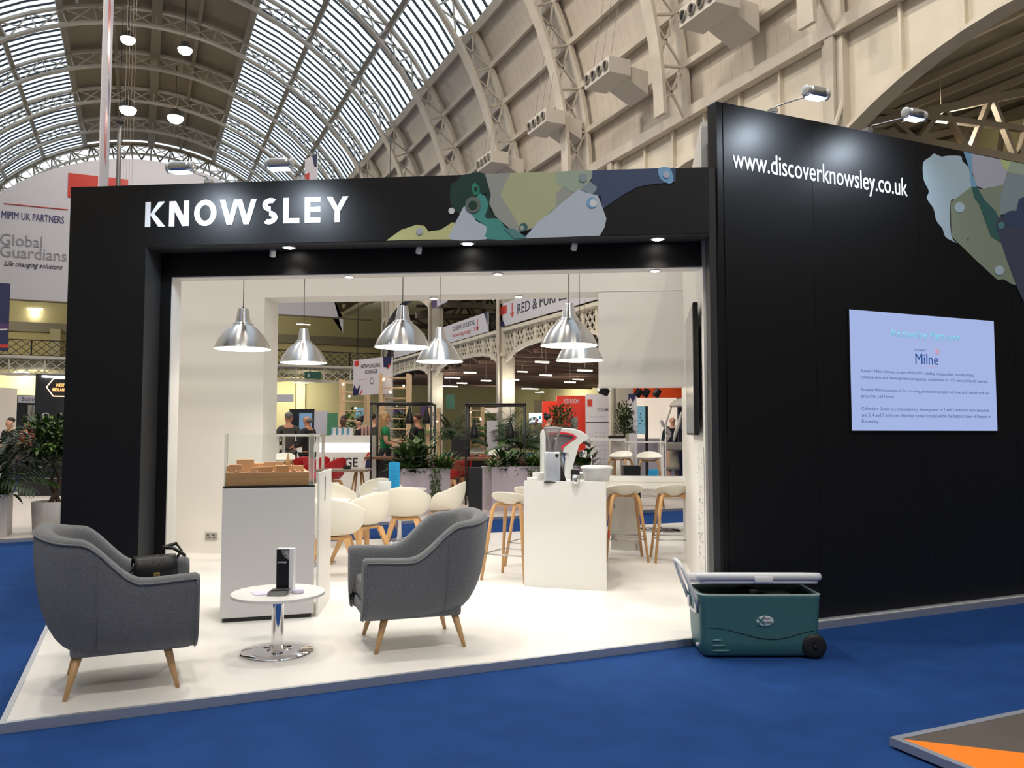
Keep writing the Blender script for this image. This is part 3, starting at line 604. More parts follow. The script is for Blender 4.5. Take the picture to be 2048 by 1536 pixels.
# television on the inner right wall, and the plan poster below it
wd = (pw(1.085, 10.14) - pw(.885, 6.87)).normalized(); wn = Vector((-wd.y, wd.x, 0))
def wl(V, off): a = pw(.885, 6.87); return a + wd * (V - 6.87) + wn * off
TV = thing('television', 'black television hung on the inner right wall, seen edge on', 'television', wl(7.75, .03) + Vector((0, 0, 1.55)), math.atan2(wd.y, wd.x))
b = MB(); b.box(-.66, .66, 0, .045, 0, 1.13); b.build('casing', DARKP, TV, bevel=.008)
b = MB(); b.box(-.64, .64, .0455, .048, .02, 1.11); b.build('display', mat('tv_glass', (.30, .30, .29), .12, spec=.8), TV)
b = MB(); b.box(-.2, .2, -.028, 0, .4, .7); b.build('bracket', DARKP, TV)
PO = thing('plan_poster', 'tall grey site plan poster on the inner wall below the television', 'poster', wl(7.5, .003) + Vector((0, 0, .25)), math.atan2(wd.y, wd.x))
b = MB(); b.box(-.5, .5, 0, .004, 0, 1.2); b.build('sheet', mat('paper_grey', hexc('d5d3d0'), .6), PO)
b = MB(); random.seed(3)
for i in range(46): x, z = random.uniform(-.42, .42), random.uniform(.08, 1.1); s = random.uniform(.01, .05); b.box(x - s, x + s, .004, .0048, z - .008, z + .008)
b.build('plan_marks', mat('plan_ink', hexc('77777c'), .6), PO)
# ================================================================== FURNITURE ON THE STAND
# --- grey tub armchairs (local: faces +y, x right)
FAB = mat('grey_wool', (.17, .178, .19), .92, spec=.15, noise=(160, .30, (1, 1, 1)), bump=(420, .5), sheen=.35)
FABL = mat('grey_wool_seat', (.14, .137, .14), .92, spec=.15, noise=(160, .3, (1, 1, 1)), bump=(420, .5), sheen=.3)
BEECH = mat('beech_leg', (.50, .31, .15), .42, noise=(7, .2, (1, 1, .15)))
def armchair(label, loc, rz):
    t = thing('tub_armchair', label, 'armchair', loc, rz, 'grey tub armchairs at the front of the stand')
    yf, yb, W, r = .40, -.46, .40, .26
    path = []      # plan path at rim level: right tip -> back -> left tip, with direction outwards
    for i in range(9): path.append((W, yf - (yf - (yb + r)) * i / 9, 1, 0))
    for i in range(11): a = PI / 2 * i / 10; path.append((W - r + r * math.cos(a), yb + r - r * math.sin(a), math.cos(a), -math.sin(a)))
    for i in range(1, 8): path.append((W - r - 2 * (W - r) * i / 8, yb, 0, -1))
    for i in range(11): a = PI / 2 * i / 10; path.append((-W + r - r * math.sin(a), yb + r - r * math.cos(a), -math.sin(a), -math.cos(a)))
    for i in range(1, 10): path.append((-W, yb + r + (yf - (yb + r)) * i / 9, -1, 0))
    def sm(x): x = max(0, min(1, x)); return x * x * (3 - 2 * x)
    def rim(x, y): return .635 + .012 * sm((y - .1) / .3) + .235 * sm((.09 - y) / .36) + .055 * sm((-.25 - y) / .2) * (1 - (x / .42) ** 2)
    def sect(x, y, nx, ny, j):   # cross section, outer bottom -> over the rim -> inner bottom
        h = rim(x, y); back = sm((.05 - y) / .45)
        lean = .035 * back
        prof = [(-.16, .215), (-.10, .225), (-.045, .27), (-.005, .36), (.012, .47), (.014, .60)] ; k = len(prof)
        if j < k:
            o, f = prof[j]; z = .215 + (f - .215) / (.62 - .215) * (h - .05 - .215)
            if back > 0: o = o * (1 + .55 * back)
            o += lean * (z - .3) / .5
            return (x + nx * o, y + ny * o, z)
        rp = [(.012, -.025), (-.006, -.004), (-.045, .004), (-.082, -.008), (-.098, -.04), (-.102, -.14), (-.100, -.30), (-.10, -.42)]
        o, dz = rp[j - k]; z = h + dz; o += lean * (z - .3) / .5 - (.03 * back if j - k > 5 else 0)
        return (x + nx * o, y + ny * o, max(z, .30))
    ns = 14; b = MB(); N = len(path)
    b.grid(lambda i, j: sect(*path[i], j), N, ns)
    for e in (0, N - 1):      # rounded arm fronts
        x, y, nx, ny = path[e]; ring = [sect(x, y, nx, ny, j) for j in range(ns)]
        c = [(p[0] * .96 + .04 * (x - nx * .05), p[1] + .022, p[2] if p[2] < .3 else p[2] - .012) for p in ring]
        vs = ring + c; b.add(vs, [(j, j + 1, ns + j + 1, ns + j) if e else (j + 1, j, ns + j, ns + j + 1) for j in range(ns - 1)], True)
        b.add(c, [tuple(range(ns)) if e == 0 else tuple(reversed(range(ns)))], True)
    sh = b.build('shell', FAB, t, subsurf=1)
    b = MB(); rb_ = [Vector(sect(*path[i], 6)) + Vector((path[i][2] * .002, path[i][3] * .002, -.004)) for i in range(N)]
    x, y, nx, ny = path[0]; front0 = [Vector(sect(x, y, nx, ny, j)) + Vector((.002, .008, 0)) for j in range(1, 6)]
    x, y, nx, ny = path[-1]; front1 = [Vector(sect(x, y, nx, ny, j)) + Vector((-.002, .008, 0)) for j in range(5, 0, -1)]
    b.tube(front0 + rb_ + front1, .0058, 6); b.build('piping', FAB, t)
    for s_ in (1, -1): b = MB(); b.tube([Vector(sect(s_ * W, -.16, s_, 0, j)) + Vector((s_ * .0015, 0, 0)) for j in range(1, 7)], .0028, 5); b.build('side_seam', FAB, t)
    b = MB(); b.rbox(-.31, .31, -.33, .385, .30, .455, .05, 4); b.build('seat_cushion', FABL, t, subsurf=1)
    b = MB(); b.rbox(-.30, .30, -.30, .395, .212, .305, .04, 3); b.build('seat_base', FAB, t, subsurf=1)
    for x, z in ((-.15, .74), (.0, .77), (.15, .74), (-.08, .60), (.08, .60)):
        b = MB(); b.ball((x, -.345 - .01 * (z > .7), z), (.012, .008, .012), 8, 6); b.build('tuft_button', mat('button_cloth', (.03, .03, .035), .8), t)
    for sx, sy in ((1, 1), (-1, 1), (1, -1), (-1, -1)):
        b = MB(); b.tube([(sx * .25, sy * .25, .225), (sx * .29, sy * .315, 0)], [.027, .013], 12); b.build('leg', BEECH, t)
    return t
armchair('grey tub armchair with a black handbag on its seat, left', (-.055, 5.71, .05), head((1, .03))).scale = (1, .95, 1.06)
armchair('grey tub armchair empty, to the right of the small round table', (1.87, 5.93, .05), head((-.995, .10))).scale = (1, 1, 1.03)

# --- handbag
hb = thing('handbag', 'small black leather handbag with gold clasp and shoulder strap', 'handbag', (.115, 5.93, .535), math.radians(12)); hb.scale = (1.1, 1.15, 1.4)
LEA = mat('black_leather', (.012, .012, .013), .4, bump=(90, .2)); GOLD = mat('gold_clasp', (.85, .62, .2), .25, metal=1)
b = MB(); b.rbox(-.115, .115, -.045, .045, 0, .15, .035, 4); b.build('body', LEA, hb, subsurf=1)
b = MB(); b.grid(lambda i, j: (-.118 + .236 * j / 8, [.05, .04, 0, -.045, -.056, -.058][i], [.10, .155, .17, .155, .11, .07][i] - (.0 if i < 4 else .012 * abs(j - 4) / 4 * -1)), 6, 9); b.build('flap', LEA, hb, solid=.006)
b = MB(); b.box(-.018, .018, -.066, -.058, .075, .098); b.build('clasp', GOLD, hb, bevel=.003)
b = MB(); b.tube([(.11, 0, .13), (.16, .02, .18), (.13, .03, .215), (.05, .03, .20), (.10, -.02, .20), (.17, -.03, .16)], .009, 6); b.build('folded_handle', LEA, hb)
b = MB(); b.tube([(-.11, 0, .13), (-.17, .01, .06), (-.25, .02, .022), (-.33, .05, .03), (-.38, .10, .07), (-.36, .14, .03), (-.26, .12, .012)], .008, 6); b.build('shoulder_strap', LEA, hb)
for x in (-.115, .115):
    b = MB(); b.m = Matrix.Translation((x, 0, .13)); b.tube([(.0, .012 * math.cos(a * PI / 4), .012 * math.sin(a * PI / 4)) for a in range(8)], .003, 5, closed=True); b.build('ring', STEEL, hb)

# --- small round table and what lies on it
TP = Vector((.915, 6.0, .05))
def pedestal(name, label, loc, top_r, h, base_r, col_r, topmat=WHITEG, grp=None, tt=.022):
    t = thing(name, label, 'table', loc, 0, grp)
    b = MB(); b.lathe([(top_r - .003, h - tt), (top_r, h - tt + .003), (top_r, h - .003), (top_r - .003, h)], 56, smooth=False); b.build('tabletop', topmat, t)
    b = MB(); b.lathe([(col_r, .03), (col_r, h - tt)], 28, caps=False); b.build('column', CHROME, t)
    b = MB(); b.lathe([(base_r, 0), (base_r, .008), (base_r * .97, .017), (base_r * .5, .026), (col_r * 1.25, .03), (col_r * 1.25, .055), (col_r, .058)], 56); b.build('base', CHROME, t)
    return t
pedestal('round_side_table', 'low round white table on a chrome pedestal between the grey armchairs', TP, .318, .415, .25, .042)
zt = TP.z + .416
TR_ = -YAW
LF = thing('leaflet_stand', 'white upright leaflet box with black printed front on the low table', 'leaflet holder', TP + RGT * .035 + Vector((0, 0, .417)), TR_)
b = MB(); b.box(-.045, .075, -.025, .035, 0, .30); b.build('holder', mat('acrylic_white', (.80, .80, .84), .2), LF, bevel=.004)
b = MB(); b.box(-.042, .045, -.028, -.0255, .006, .294); LE = b.build('leaflet', mat('leaflet_black', (.012, .012, .013), .25), LF)
text('writing', 'KNOWSLEY', (-.034, -.0282, .20), (1, 0, 0), (0, 0, 1), LETTER, LE, w=.066, h=.011, off=.01, ext=.0004)
b = MB()
PH = [[(-.01, .29), (.042, .29), (.042, .225), (.02, .235), (-.002, .26)]]
for q in PH: b.hexa([(x, -.0283, z) for x, z in q], [(x, -.0287, z) for x, z in q])
b.build('photo_print', mat('leaflet_photo', hexc('8b8c8c'), .4, noise=(60, .7, (1, 1, 1))), LE)
text('small_print', '_ . ... : . _ .', (-.034, -.0284, .18), (1, 0, 0), (0, 0, 1), GREYT, LE, w=.06, h=.006, ext=.0003)
def card_stack(P, rz, w_, d_, h_, m, lab, name='leaflet_pile'):
    b = MB(); n = 3
    for i in range(n): b.box(-w_ / 2 + .002 * i, w_ / 2 - .001 * i, -d_ / 2 + .001 * i, d_ / 2, h_ * i / n, h_ * (i + 1) / n)
    o = b.build(name, m); o.location = P; o.rotation_euler = (0, 0, rz); return tag(o, lab, 'leaflets')
DG = mat('dark_card', (.05, .055, .055), .35)
card_stack(TP + RGT * .01 + Vector((-.03, -.115, .417)), TR_, .12, .09, .028, mat('grey_card', (.20, .205, .2), .4), 'thick pile of grey cards in front of the leaflet box')
card_stack(TP + RGT * .03 + Vector((-.028, -.10, .446)), TR_ + .12, .125, .075, .006, DG, 'thin dark leaflets lying on the pile of grey cards')
PAP = mat('lilac_paper', hexc('cfcbe0'), .6)
o = card_stack(TP - RGT * .10 + Vector((-.03, -.05, .417)), TR_ + .5, .10, .15, .002, PAP, 'loose white paper lying left on the low round table', 'paper_sheet')
b = MB(); b.lathe([(.038, 0), (.041, .004), (.041, .022), (.036, .026)], 24); o = b.build('round_tin', PAP); o.location = TP + RGT * .14 + Vector((-.01, -.045, .417)); tag(o, 'small flat lilac tin on the right of the low table', 'tin')

# --- plinth with the model of a town
a0, a1, a2 = Vector((.63, 7.09, 0)), Vector((1.355, 7.0, 0)), Vector((.715, 7.80, 0)); ex = (a1 - a0).normalized(); ey = Vector((-ex.y, ex.x, 0)); PR = math.atan2(ex.y, ex.x); PW_ = (a1 - a0).length; PD = .70
ZP = 1.135
pl = thing('display_plinth', 'tall white plinth under the glass cased town model', 'plinth', (a0.x, a0.y, .05), PR)
b = MB(); b.box(0, PW_, 0, PD, .035, ZP - .065); b.build('body', mat('plinth_shaded_white', (.62, .62, .63), .5), pl, bevel=.003)  # white plinth; grey of its shaded front put into the base colour
b = MB(); b.box(.02, PW_ - .02, .02, PD - .02, 0, .035); b.build('recessed_foot', DARKP, pl)
b = MB(); b.box(.003, PW_ - .003, .003, PD - .003, ZP - .065, ZP - .05); b.build('shadow_strip', DARKP, pl)
gp = thing('display_case', 'clear glass case standing on the white plinth', 'glass case', (a0.x, a0.y, ZP + .001), PR)
GLS = glassy('case_glass', (.985, .99, .985), -.01); hg = .425; g = .006
for nm, q in (('front_pane', (.012, PW_ - .012, .012, .012 + g)), ('back_pane', (.012, PW_ - .012, PD - .012 - g, PD - .012)), ('side_pane', (.012, .012 + g, .02, PD - .02)), ('side_pane', (PW_ - .012 - g, PW_ - .012, .02, PD - .02))):
    b = MB(); b.box(*q, 0, hg); b.build(nm, GLS, gp)
b = MB(); b.box(.012, PW_ - .012, .012, PD - .012, hg, hg + g); b.build('top_pane', GLS, gp)
b = MB(); EDG = mat('glass_edge', (.72, .75, .72), .15)
for x in (.012, PW_ - .012):
    for y in (.012, PD - .012): b.box(x - .003, x + .003, y - .003, y + .003, 0, hg)
b.build('edge_seal', EDG, gp)
tm = thing('town_model', 'wooden architectural model of a town inside the glass case', 'model', (a0.x, a0.y, ZP + .002), PR)
MW = mat('model_oak', hexc('c79b6c'), .55, noise=(4, .15, (.3, 1, 6))); MWL = mat('model_light_wood', hexc('d2a67c'), .6)
b = MB(); b.box(.022, PW_ - .05, .04, PD - .05, 0, .105); b.build('wooden_base', MW, tm, bevel=.002)
b = MB(); b.box(.024, PW_ - .052, .042, PD - .052, .105, .110); b.build('ground_sheet', MWL, tm)
random.seed(11)
bl = [(.09, .10, .10, .06, .06), (.17, .22, .14, .10, .10), (.24, .10, .05, .05, .035), (.33, .10, .12, .05, .04), (.47, .09, .10, .07, .05), (.40, .28, .16, .06, .075), (.44, .20, .06, .05, .05), (.06, .30, .08, .08, .04), (.60, .22, .09, .05, .045), (.28, .42, .16, .1, .06), (.50, .45, .12, .08, .04), (.10, .48, .12, .1, .05), (.62, .38, .06, .1, .03), (.55, .14, .03, .03, .03)]
for x, y, w_, d_, h_ in bl: b = MB(); b.box(x - w_ / 2, x + w_ / 2, y, y + d_, .1105, .1105 + h_); b.build('model_house', random.choice([MW, MWL]), tm, bevel=.0015)
b = MB(); b.box(.50, .535, .26, .295, .1105, .19); b.add([(.50, .26, .19), (.535, .26, .19), (.535, .295, .19), (.50, .295, .19), (.5175, .2775, .27)], [(0, 1, 4), (1, 2, 4), (2, 3, 4), (3, 0, 4)]); b.build('model_spire', MW, tm)
for i in range(16):
    x, y = (random.uniform(.55, .64), random.uniform(.07, .16)) if i < 9 else (random.uniform(.1, .5), random.uniform(.05, .09))
    b = MB(); b.ball((x, y, .118), random.uniform(.006, .011), 6, 4); b.build('model_tree', MWL, tm)
q0, q1 = gz(627, 1234), gz(652, 1198); dv = (q1 - q0).normalized(); q0 += Vector((dv.y, -dv.x, 0)) * .012
sp_ = thing('slotted_panel', 'white upright panel with a black slot, right beside the plinth', 'panel', (q0.x + .012, q0.y, .05), math.atan2(dv.y, dv.x))
b = MB(); b.box(0, (q1 - q0).length, -.012, .006, 0, 1.19); b.build('board', WHITEG, sp_, bevel=.002)
b = MB(); b.box(.30, .34, -.0145, -.011, .93, 1.14); b.build('slot', DARKP, sp_)

# --- white shell chairs
def tub_chair_proto():
    t = thing('shell_chair', '', 'chair', (0, 0, 0)); n, m_ = 40, 12
    def P(i, j):
        a = 2 * PI * i / n; c, s_ = math.cos(a), math.sin(a)      # a=0 -> front (+y)
        back = (1 - c) / 2; side = abs(s_)
        k = max(0, min(1, (back - .12) / .45)); k = k * k * (3 - 2 * k)
        hr = .455 + .225 * k + .13 * max(0, (back - .62) / .38) ** 1.2
        rr = (.285 if k < .02 else .285 + .035 * k) * (1 - .0 * side)
        f = j / (m_ - 1); g = math.sin(f * PI / 2) ** .62; w_ = (1 - math.cos(f * PI / 2)) ** 1.15
        r = rr * (.62 * g + .38 * f ** .6 if k < .05 else g); z = .425 + (hr - .425) * w_
        if k < .3: z = .425 + (hr - .425) * w_ - .02 * (1 - k / .3) * f ** 6
        return (r * s_ * 1.0, r * c * .93, z)
    b = MB(); b.grid(P, n, m_, closed_u=True); b.build('shell', CREAM, t, solid=.011, subsurf=1)
    b = MB(); b.box(-.14, .14, -.13, -.08, .385, .415); b.box(-.14, .14, .08, .13, .385, .415); b.bar((-.11, -.1, .395), (.11, .1, .395), .04, .03); b.bar((.11, -.1, .395), (-.11, .1, .395), .04, .03); b.build('under_frame', OAK, t, bevel=.004)
    for sx, sy in ((1, 1), (-1, 1), (1, -1), (-1, -1)):
        b = MB(); b.hexa([(sx * .262 + d, sy * .245 + e, 0) for d, e in ((-.016, -.016), (.016, -.016), (.016, .016), (-.016, .016))], [(sx * .135 + d, sy * .12 + e, .405) for d, e in ((-.036, -.022), (.036, -.022), (.036, .022), (-.036, .022))]); b.build('leg', OAK, t, bevel=.005)
    return t
pr = tub_chair_proto(); used = False
def chair(u, d, rz, lab):
    global used
    P = gd(u, d)
    if not used: pr.location = P; pr.rotation_euler = (0, 0, rz); pr['label'] = lab; used = True; o = pr
    else: o = copy_tree(pr, None, P, rz, lab)
    o['group'] = 'cream shell chairs round the white tables'; o.scale = (1.04, 1.04, 1.04)
cam_dir = lambda ang: math.radians(-24.24 + ang)      # 0 = facing away from the viewpoint, 90 = facing left
chair(812, 10.85, cam_dir(4), 'cream shell chair seen square from behind, in front of the blue brochure table')
chair(888, 11.75, cam_dir(75), 'cream shell chair right of the blue brochure table, open side to the left')
chair(764, 12.35, cam_dir(190), 'cream shell chair behind the blue brochure table, mostly hidden')
chair(728, 9.85, cam_dir(48), 'cream shell chair turned towards the hidden table, right of the nearest one')
chair(670, 8.85, cam_dir(8), 'nearest cream shell chair, next to the slotted white panel')
chair(668, 11.4, cam_dir(215), 'cream shell chair half hidden behind the slotted white panel')
pedestal('round_table', 'round white table with the blue brochure tower, among cream chairs', gd(800, 11.75), .38, .735, .24, .035, grp='round white meeting tables')
pedestal('round_table', 'round white table mostly hidden behind the display plinth', gd(634, 9.75), .40, .735, .24, .035, grp='round white meeting tables')
BLUEP = mat('cyan_brochure', hexc('1d93cb'), .45)
def brochure(P, rz, w_, h_, lab):
    t = thing('brochure_tower', lab, 'brochure', P, rz, None); b = MB()
    b.hexa([(-w_ / 2, -.05, 0), (w_ / 2, -.05, 0), (0, .07, 0)], [(-w_ / 2, -.05, h_), (w_ / 2, -.05, h_), (0, .07, h_)]); b.build('folded_card', BLUEP, t)
    b = MB()
    for i in range(12): b.box(-w_ * .3, w_ * random.uniform(.1, .38), -.0508, -.0500, h_ * (.16 + i * .062), h_ * (.16 + i * .062) + h_ * .012)
    b.build('printed_lines', mat('line_ink', hexc('0f5f92'), .5), t); return t
P1 = gd(790, 11.68, .786); brochure(P1, -YAW, .155, .375, 'tall bright blue brochure tower on the white table behind the chairs')
b = MB(); b.rbox(-.09, .09, -.06, .06, 0, .115, .01, 2); o = b.build('napkin_box', mat('pale_box', hexc('d9dee0'), .5)); o.location = gd(770, 11.5, .786); o.rotation_euler = (0, 0, -YAW + .1); tag(o, 'white napkin box left of the blue brochure tower', 'box')
b = MB(); b.box(-.08, .08, -.04, .04, 0, .01); o = b.build('phone', DARKP); o.location = gd(812, 11.6, .786); o.rotation_euler = (0, 0, -YAW - .2); tag(o, 'dark phone lying right of the blue brochure tower', 'phone')

# --- bar stools
def stool_proto():
    t = thing('bar_stool', '', 'stool', (0, 0, 0), 0, 'white shell bar stools with oak legs'); n, m_ = 36, 9
    def P(i, j):
        a = 2 * PI * i / n; c, s_ = math.cos(a), math.sin(a); back = max(0, -c); f = j / (m_ - 1)
        k = back ** .8; rr = .215 + .0 * k; z = .755 + (.045 + .09 * k) * f ** 2.2
        return (rr * s_ * f ** .8, (.20 + .02 * k) * c * f ** .8, z)
    b = MB(); b.grid(P, n, m_, closed_u=True); b.build('seat', CREAM, t, solid=.014, subsurf=1)
    b = MB(); b.bar((-.13, -.11, .75), (.13, .11, .75), .045, .035); b.bar((.13, -.11, .75), (-.13, .11, .75), .045, .035); b.build('cross_frame', OAK, t, bevel=.006)
    for sx, sy in ((1, 1), (-1, 1), (1, -1), (-1, -1)):
        b = MB(); b.tube([(sx * .10, sy * .09, .755), (sx * .135, sy * .12, .745), (sx * .155, sy * .14, .69), (sx * .232, sy * .228, 0)], [.019, .021, .020, .0145], 10); b.build('leg', OAK, t)
    b = MB(); R = .225; c_ = [(.212, .208, .26), (-.212, .208, .26), (-.212, -.208, .26), (.212, -.208, .26)]
    b.tube(c_, .007, 6, closed=True); b.build('footrest', STEEL, t); return t
ps = stool_proto()
SL = [((3.62, 8.01), head((.77, .64)), 'nearest white bar stool, against the left side of the coffee counter'), ((4.20, 8.72), head((.77, .64)), 'second white bar stool, behind the nearest one at the coffee counter'),
      (tuple(gd(1247, 10.05))[:2], cam_dir(0), 'bar stool at the back counter, half hidden by the open cabinet door'), (tuple(gd(1345, 10.0))[:2], cam_dir(-3), 'bar stool at the back counter nearest the right wall')]
for i, (xy, rz, lab) in enumerate(SL):
    if i == 0: ps.scale = (1.07, 1.07, 1.03); ps.location = (*xy, .05); ps.rotation_euler = (0, 0, rz); ps['label'] = lab
    else: copy_tree(ps, None, (*xy, .05), rz, lab)

# --- coffee counter
A_, B_, C_, D_ = Vector((3.54, 7.56, 0)), Vector((4.165, 7.015, 0)), Vector((5.27, 9.05, 0)), Vector((4.87, 9.02, 0))
ct = thing('coffee_counter', 'white coffee counter carrying the espresso machine, one door open', 'counter', (A_.x, A_.y, .05)); ci = Matrix.Translation((-A_.x, -A_.y, -.05)); ZC_ = 1.075
b = MB(); b.m = ci; ins = lambda p, q, f: p + (q - p) * f
b.slab([A_, B_, C_, D_], .058, ZC_ - .02); b.build('carcass', WHITEG, ct, bevel=.003)
b = MB(); b.m = ci; b.slab([ins(A_, C_, .005), ins(B_, D_, .005), ins(C_, A_, .005), ins(D_, B_, .005)], ZC_ - .02, ZC_); b.build('worktop', WHITEG, ct)
nf = Vector(((B_ - A_).y, -(B_ - A_).x, 0)).normalized()
b = MB(); b.m = ci; b.slab([A_ + nf * .018, B_ + nf * .018, B_ + nf * .001, A_ + nf * .001], .05, ZC_ + .02); b.build('front_panel', WHITEG, ct, bevel=.002)
h0, h1 = gz(1222, 1107), gz(1279, 1111); dd = (h1 - h0); nn = Vector((-dd.y, dd.x, 0)).normalized() * .018
dr = MB(); dr.m = ci; dr.slab([h0, h1, h1 + nn, h0 + nn], .10, .765); door_ = dr.build('door', WHITEG, ct, bevel=.002)
for z in (.22, .62):
    b = MB(); b.m = ci; q = h0 + dd * .04 - nn * .6; b.slab([q, q + dd * .09, q + dd * .09 + nn * .6, q + nn * .6], z, z + .055); b.build('hinge', STEEL, door_)
b = MB(); b.m = ci; q = h1 - dd * .12 - nn * .5; b.slab([q, q + dd * .05, q + dd * .05 + nn * .5, q + nn * .5], .12, .20); b.build('catch', STEEL, door_)
b = MB(); b.box(-.006, .006, -.012, .012, -.045, .045); o = b.build('red_tag', mat('red_tag', (.6, .06, .04), .5)); rt_ = gz(1218, 1130); o.location = Vector((rt_.x, rt_.y, .40)) ; o.parent = ct; o.location = o.location - ct.location
zc = ZC_ + .001
def onc(u, d): p = gd(u, d, zc); return p
# espresso machine
EM = thing('espresso_machine', 'white and red curved espresso machine on the coffee counter', 'coffee machine', onc(1122, 9.1), -YAW)
EW = mat('machine_white', (.70, .73, .72), .25, coat=.4); ERED = mat('machine_red', (.62, .03, .05), .3, coat=.4)
def prof_prism(b, pts, y0, y1):
    b.hexa([(x, y0, z) for x, z in pts], [(x, y1, z) for x, z in pts])
SX = lambda u: (u - 1122) * 9.1 / FOC; SZ = lambda v: 1.57 - (v - 866) / FOC * 9.1 - zc
def tr(L): return [(SX(940 + x * .15625), SZ(780 + y * .15625)) for x, y in L]
outer = tr([(905, 1150), (905, 560), (930, 510), (990, 490), (1180, 488), (1320, 500), (1420, 535), (1490, 590), (1500, 625), (1430, 660), (1380, 700), (1350, 800), (1300, 960), (1290, 1150), (1190, 1150), (1200, 900), (1175, 800), (1180, 720), (1260, 670), (1350, 605), (1300, 570), (1180, 545), (1000, 548), (960, 570), (960, 1150)])
for y0, y1 in ((-.20, -.165), (.165, .20)):
    b = MB(); prof_prism(b, outer, y0, y1); b.build('side_arch', EW, EM, bevel=.008)
inner = tr([(950, 1120), (950, 580), (1000, 555), (1180, 552), (1290, 575), (1340, 605), (1250, 665), (1170, 720), (1165, 800), (1190, 900), (1190, 1120)])
b = MB(); prof_prism(b, inner, -.16, .16); b.build('body', mat('machine_grey', (.16, .16, .17), .3), EM, bevel=.006)
b = MB(); redp = tr([(990, 556), (1180, 540), (1290, 560), (1350, 604), (1255, 672), (1180, 728), (1160, 780), (1150, 720), (1240, 665), (1318, 606), (1270, 578), (1180, 560), (1000, 575)]); prof_prism(b, redp, -.213, -.202); b.build('red_band', ERED, EM)
b = MB(); prof_prism(b, tr([(945, 470), (1330, 478), (1300, 500), (950, 492)]), -.19, .19); b.build('cup_tray', DARKP, EM, bevel=.003)
b = MB(); b.tube([(SX(1160), -.02, .40), (SX(1172), -.02, .385), (SX(1180), -.02, .35)], .016, 8); b.build('front_display', DARKP, EM)
for y in (-.09, .09):
    b = MB(); b.m = Matrix.Translation((SX(1166), y, .26)); b.lathe([(.03, -.03), (.035, -.02), (.035, .03), (.028, .04)], 18); gh = b.build('brew_group', CHROME, EM)
    b = MB(); b.m = Matrix.Translation((SX(1166), y, .235)); b.tube([(0, 0, 0), (.05, 0, .0), (.13, 0, .01)], [.009, .009, .014], 8); b.build('handle', DARKP, gh)
b = MB(); b.tube([(SX(1178), -.14, .28), (SX(1181), -.14, .2), (SX(1178), -.14, .1)], .006, 6); b.build('steam_wand', CHROME, EM)
b = MB(); b.box(SX(1145), SX(1182), -.17, .17, .0, .06); b.build('drip_tray', STEEL, EM, bevel=.004)
# grinder in front of it
GR = thing('coffee_grinder', 'silver coffee grinder with clear bean hopper in front of the espresso machine', 'grinder', onc(1105, 8.3), -YAW)
b = MB(); b.rbox(-.082, .075, -.07, .07, .012, .305, .02, 3); b.build('housing', mat('grinder_silver', (.52, .56, .62), .3, metal=.4), GR)
b = MB(); b.lathe([(.028, .30), (.03, .335), (.085, .53), (.088, .535)], 24, caps=False); b.build('hopper', glassy('hopper_plastic', (.85, .83, .84), .05), GR, solid=.003)
b = MB(); b.lathe([(.09, .535), (.09, .55), (.03, .556)], 24); b.build('hopper_lid', mat('smoke_lid', (.25, .24, .25), .3), GR)
b = MB(); b.m = Matrix.Translation((.04, -.071, .27)) @ Matrix.Rotation(PI / 2, 4, 'X'); b.lathe([(.018, 0), (.018, .003), (.012, .004)], 20); b.build('maker_badge', DARKP, GR)
b = MB(); b.lathe([(.045, .30), (.045, .27)], 20, c=(.115, 0, 0)); b.lathe([(.045, .30), (.045, .24), (.01, .16), (.012, .13)], 20, c=(.115, 0, 0), caps=False); b.build('dosing_funnel', CHROME, GR)
b = MB(); b.hexa([(.06, -.04, .0), (.14, -.04, .0), (.14, .04, 0), (.06, .04, 0)], [(.06, -.02, .16), (.09, -.02, .16), (.09, .02, .16), (.06, .02, .16)]); b.build('fork', DARKP, GR)
b = MB(); b.rbox(-.09, .15, -.08, .08, 0, .014, .02, 3); b.build('foot', DARKP, GR)
# other things on the counter
def simple(name, lab, cat, b, m, loc, rz=-YAW, **kw): o = b.build(name, m, **kw); o.location = loc; o.rotation_euler = (0, 0, rz); return tag(o, lab, cat)
tb_ = thing('ice_tub', 'large round translucent white tub at the right end of the coffee counter', 'tub', onc(1193, 8.55))
b = MB(); b.lathe([(.125, 0), (.15, .12), (.155, .13)], 32); b.build('bucket', mat('cloudy_plastic', (.62, .64, .66), .25), tb_)
b = MB(); b.lathe([(.158, .125), (.165, .13), (.165, .145), (.15, .158), (.02, .16)], 32); b.build('lid', WHITEG, tb_)
simple('steel_beaker', 'small steel beaker between grinder and white tub', 'beaker', (lambda b: b.lathe([(.034, 0), (.037, .003), (.037, .085), (.034, .085), (.034, .004)], 22, caps=False))(MB()), CHROME, onc(1151, 8.15))
simple('card_reader', 'small black box behind the steel beaker', 'box', (lambda b: b.rbox(-.045, .045, -.03, .03, 0, .125, .012))(MB()), DARKP, onc(1150, 8.45))
simple('paper_packet', 'white paper packet at the left end of the coffee counter, shorter one', 'packet', (lambda b: b.rbox(-.05, .05, -.05, .05, 0, .05, .01))(MB()), WHITE, onc(1064, 8.35))
simple('paper_packet', 'taller white paper packet beside the grinder', 'packet', (lambda b: b.rbox(-.065, .06, -.04, .05, 0, .09, .012))(MB()), WHITE, onc(1079, 8.5), -YAW + .2)

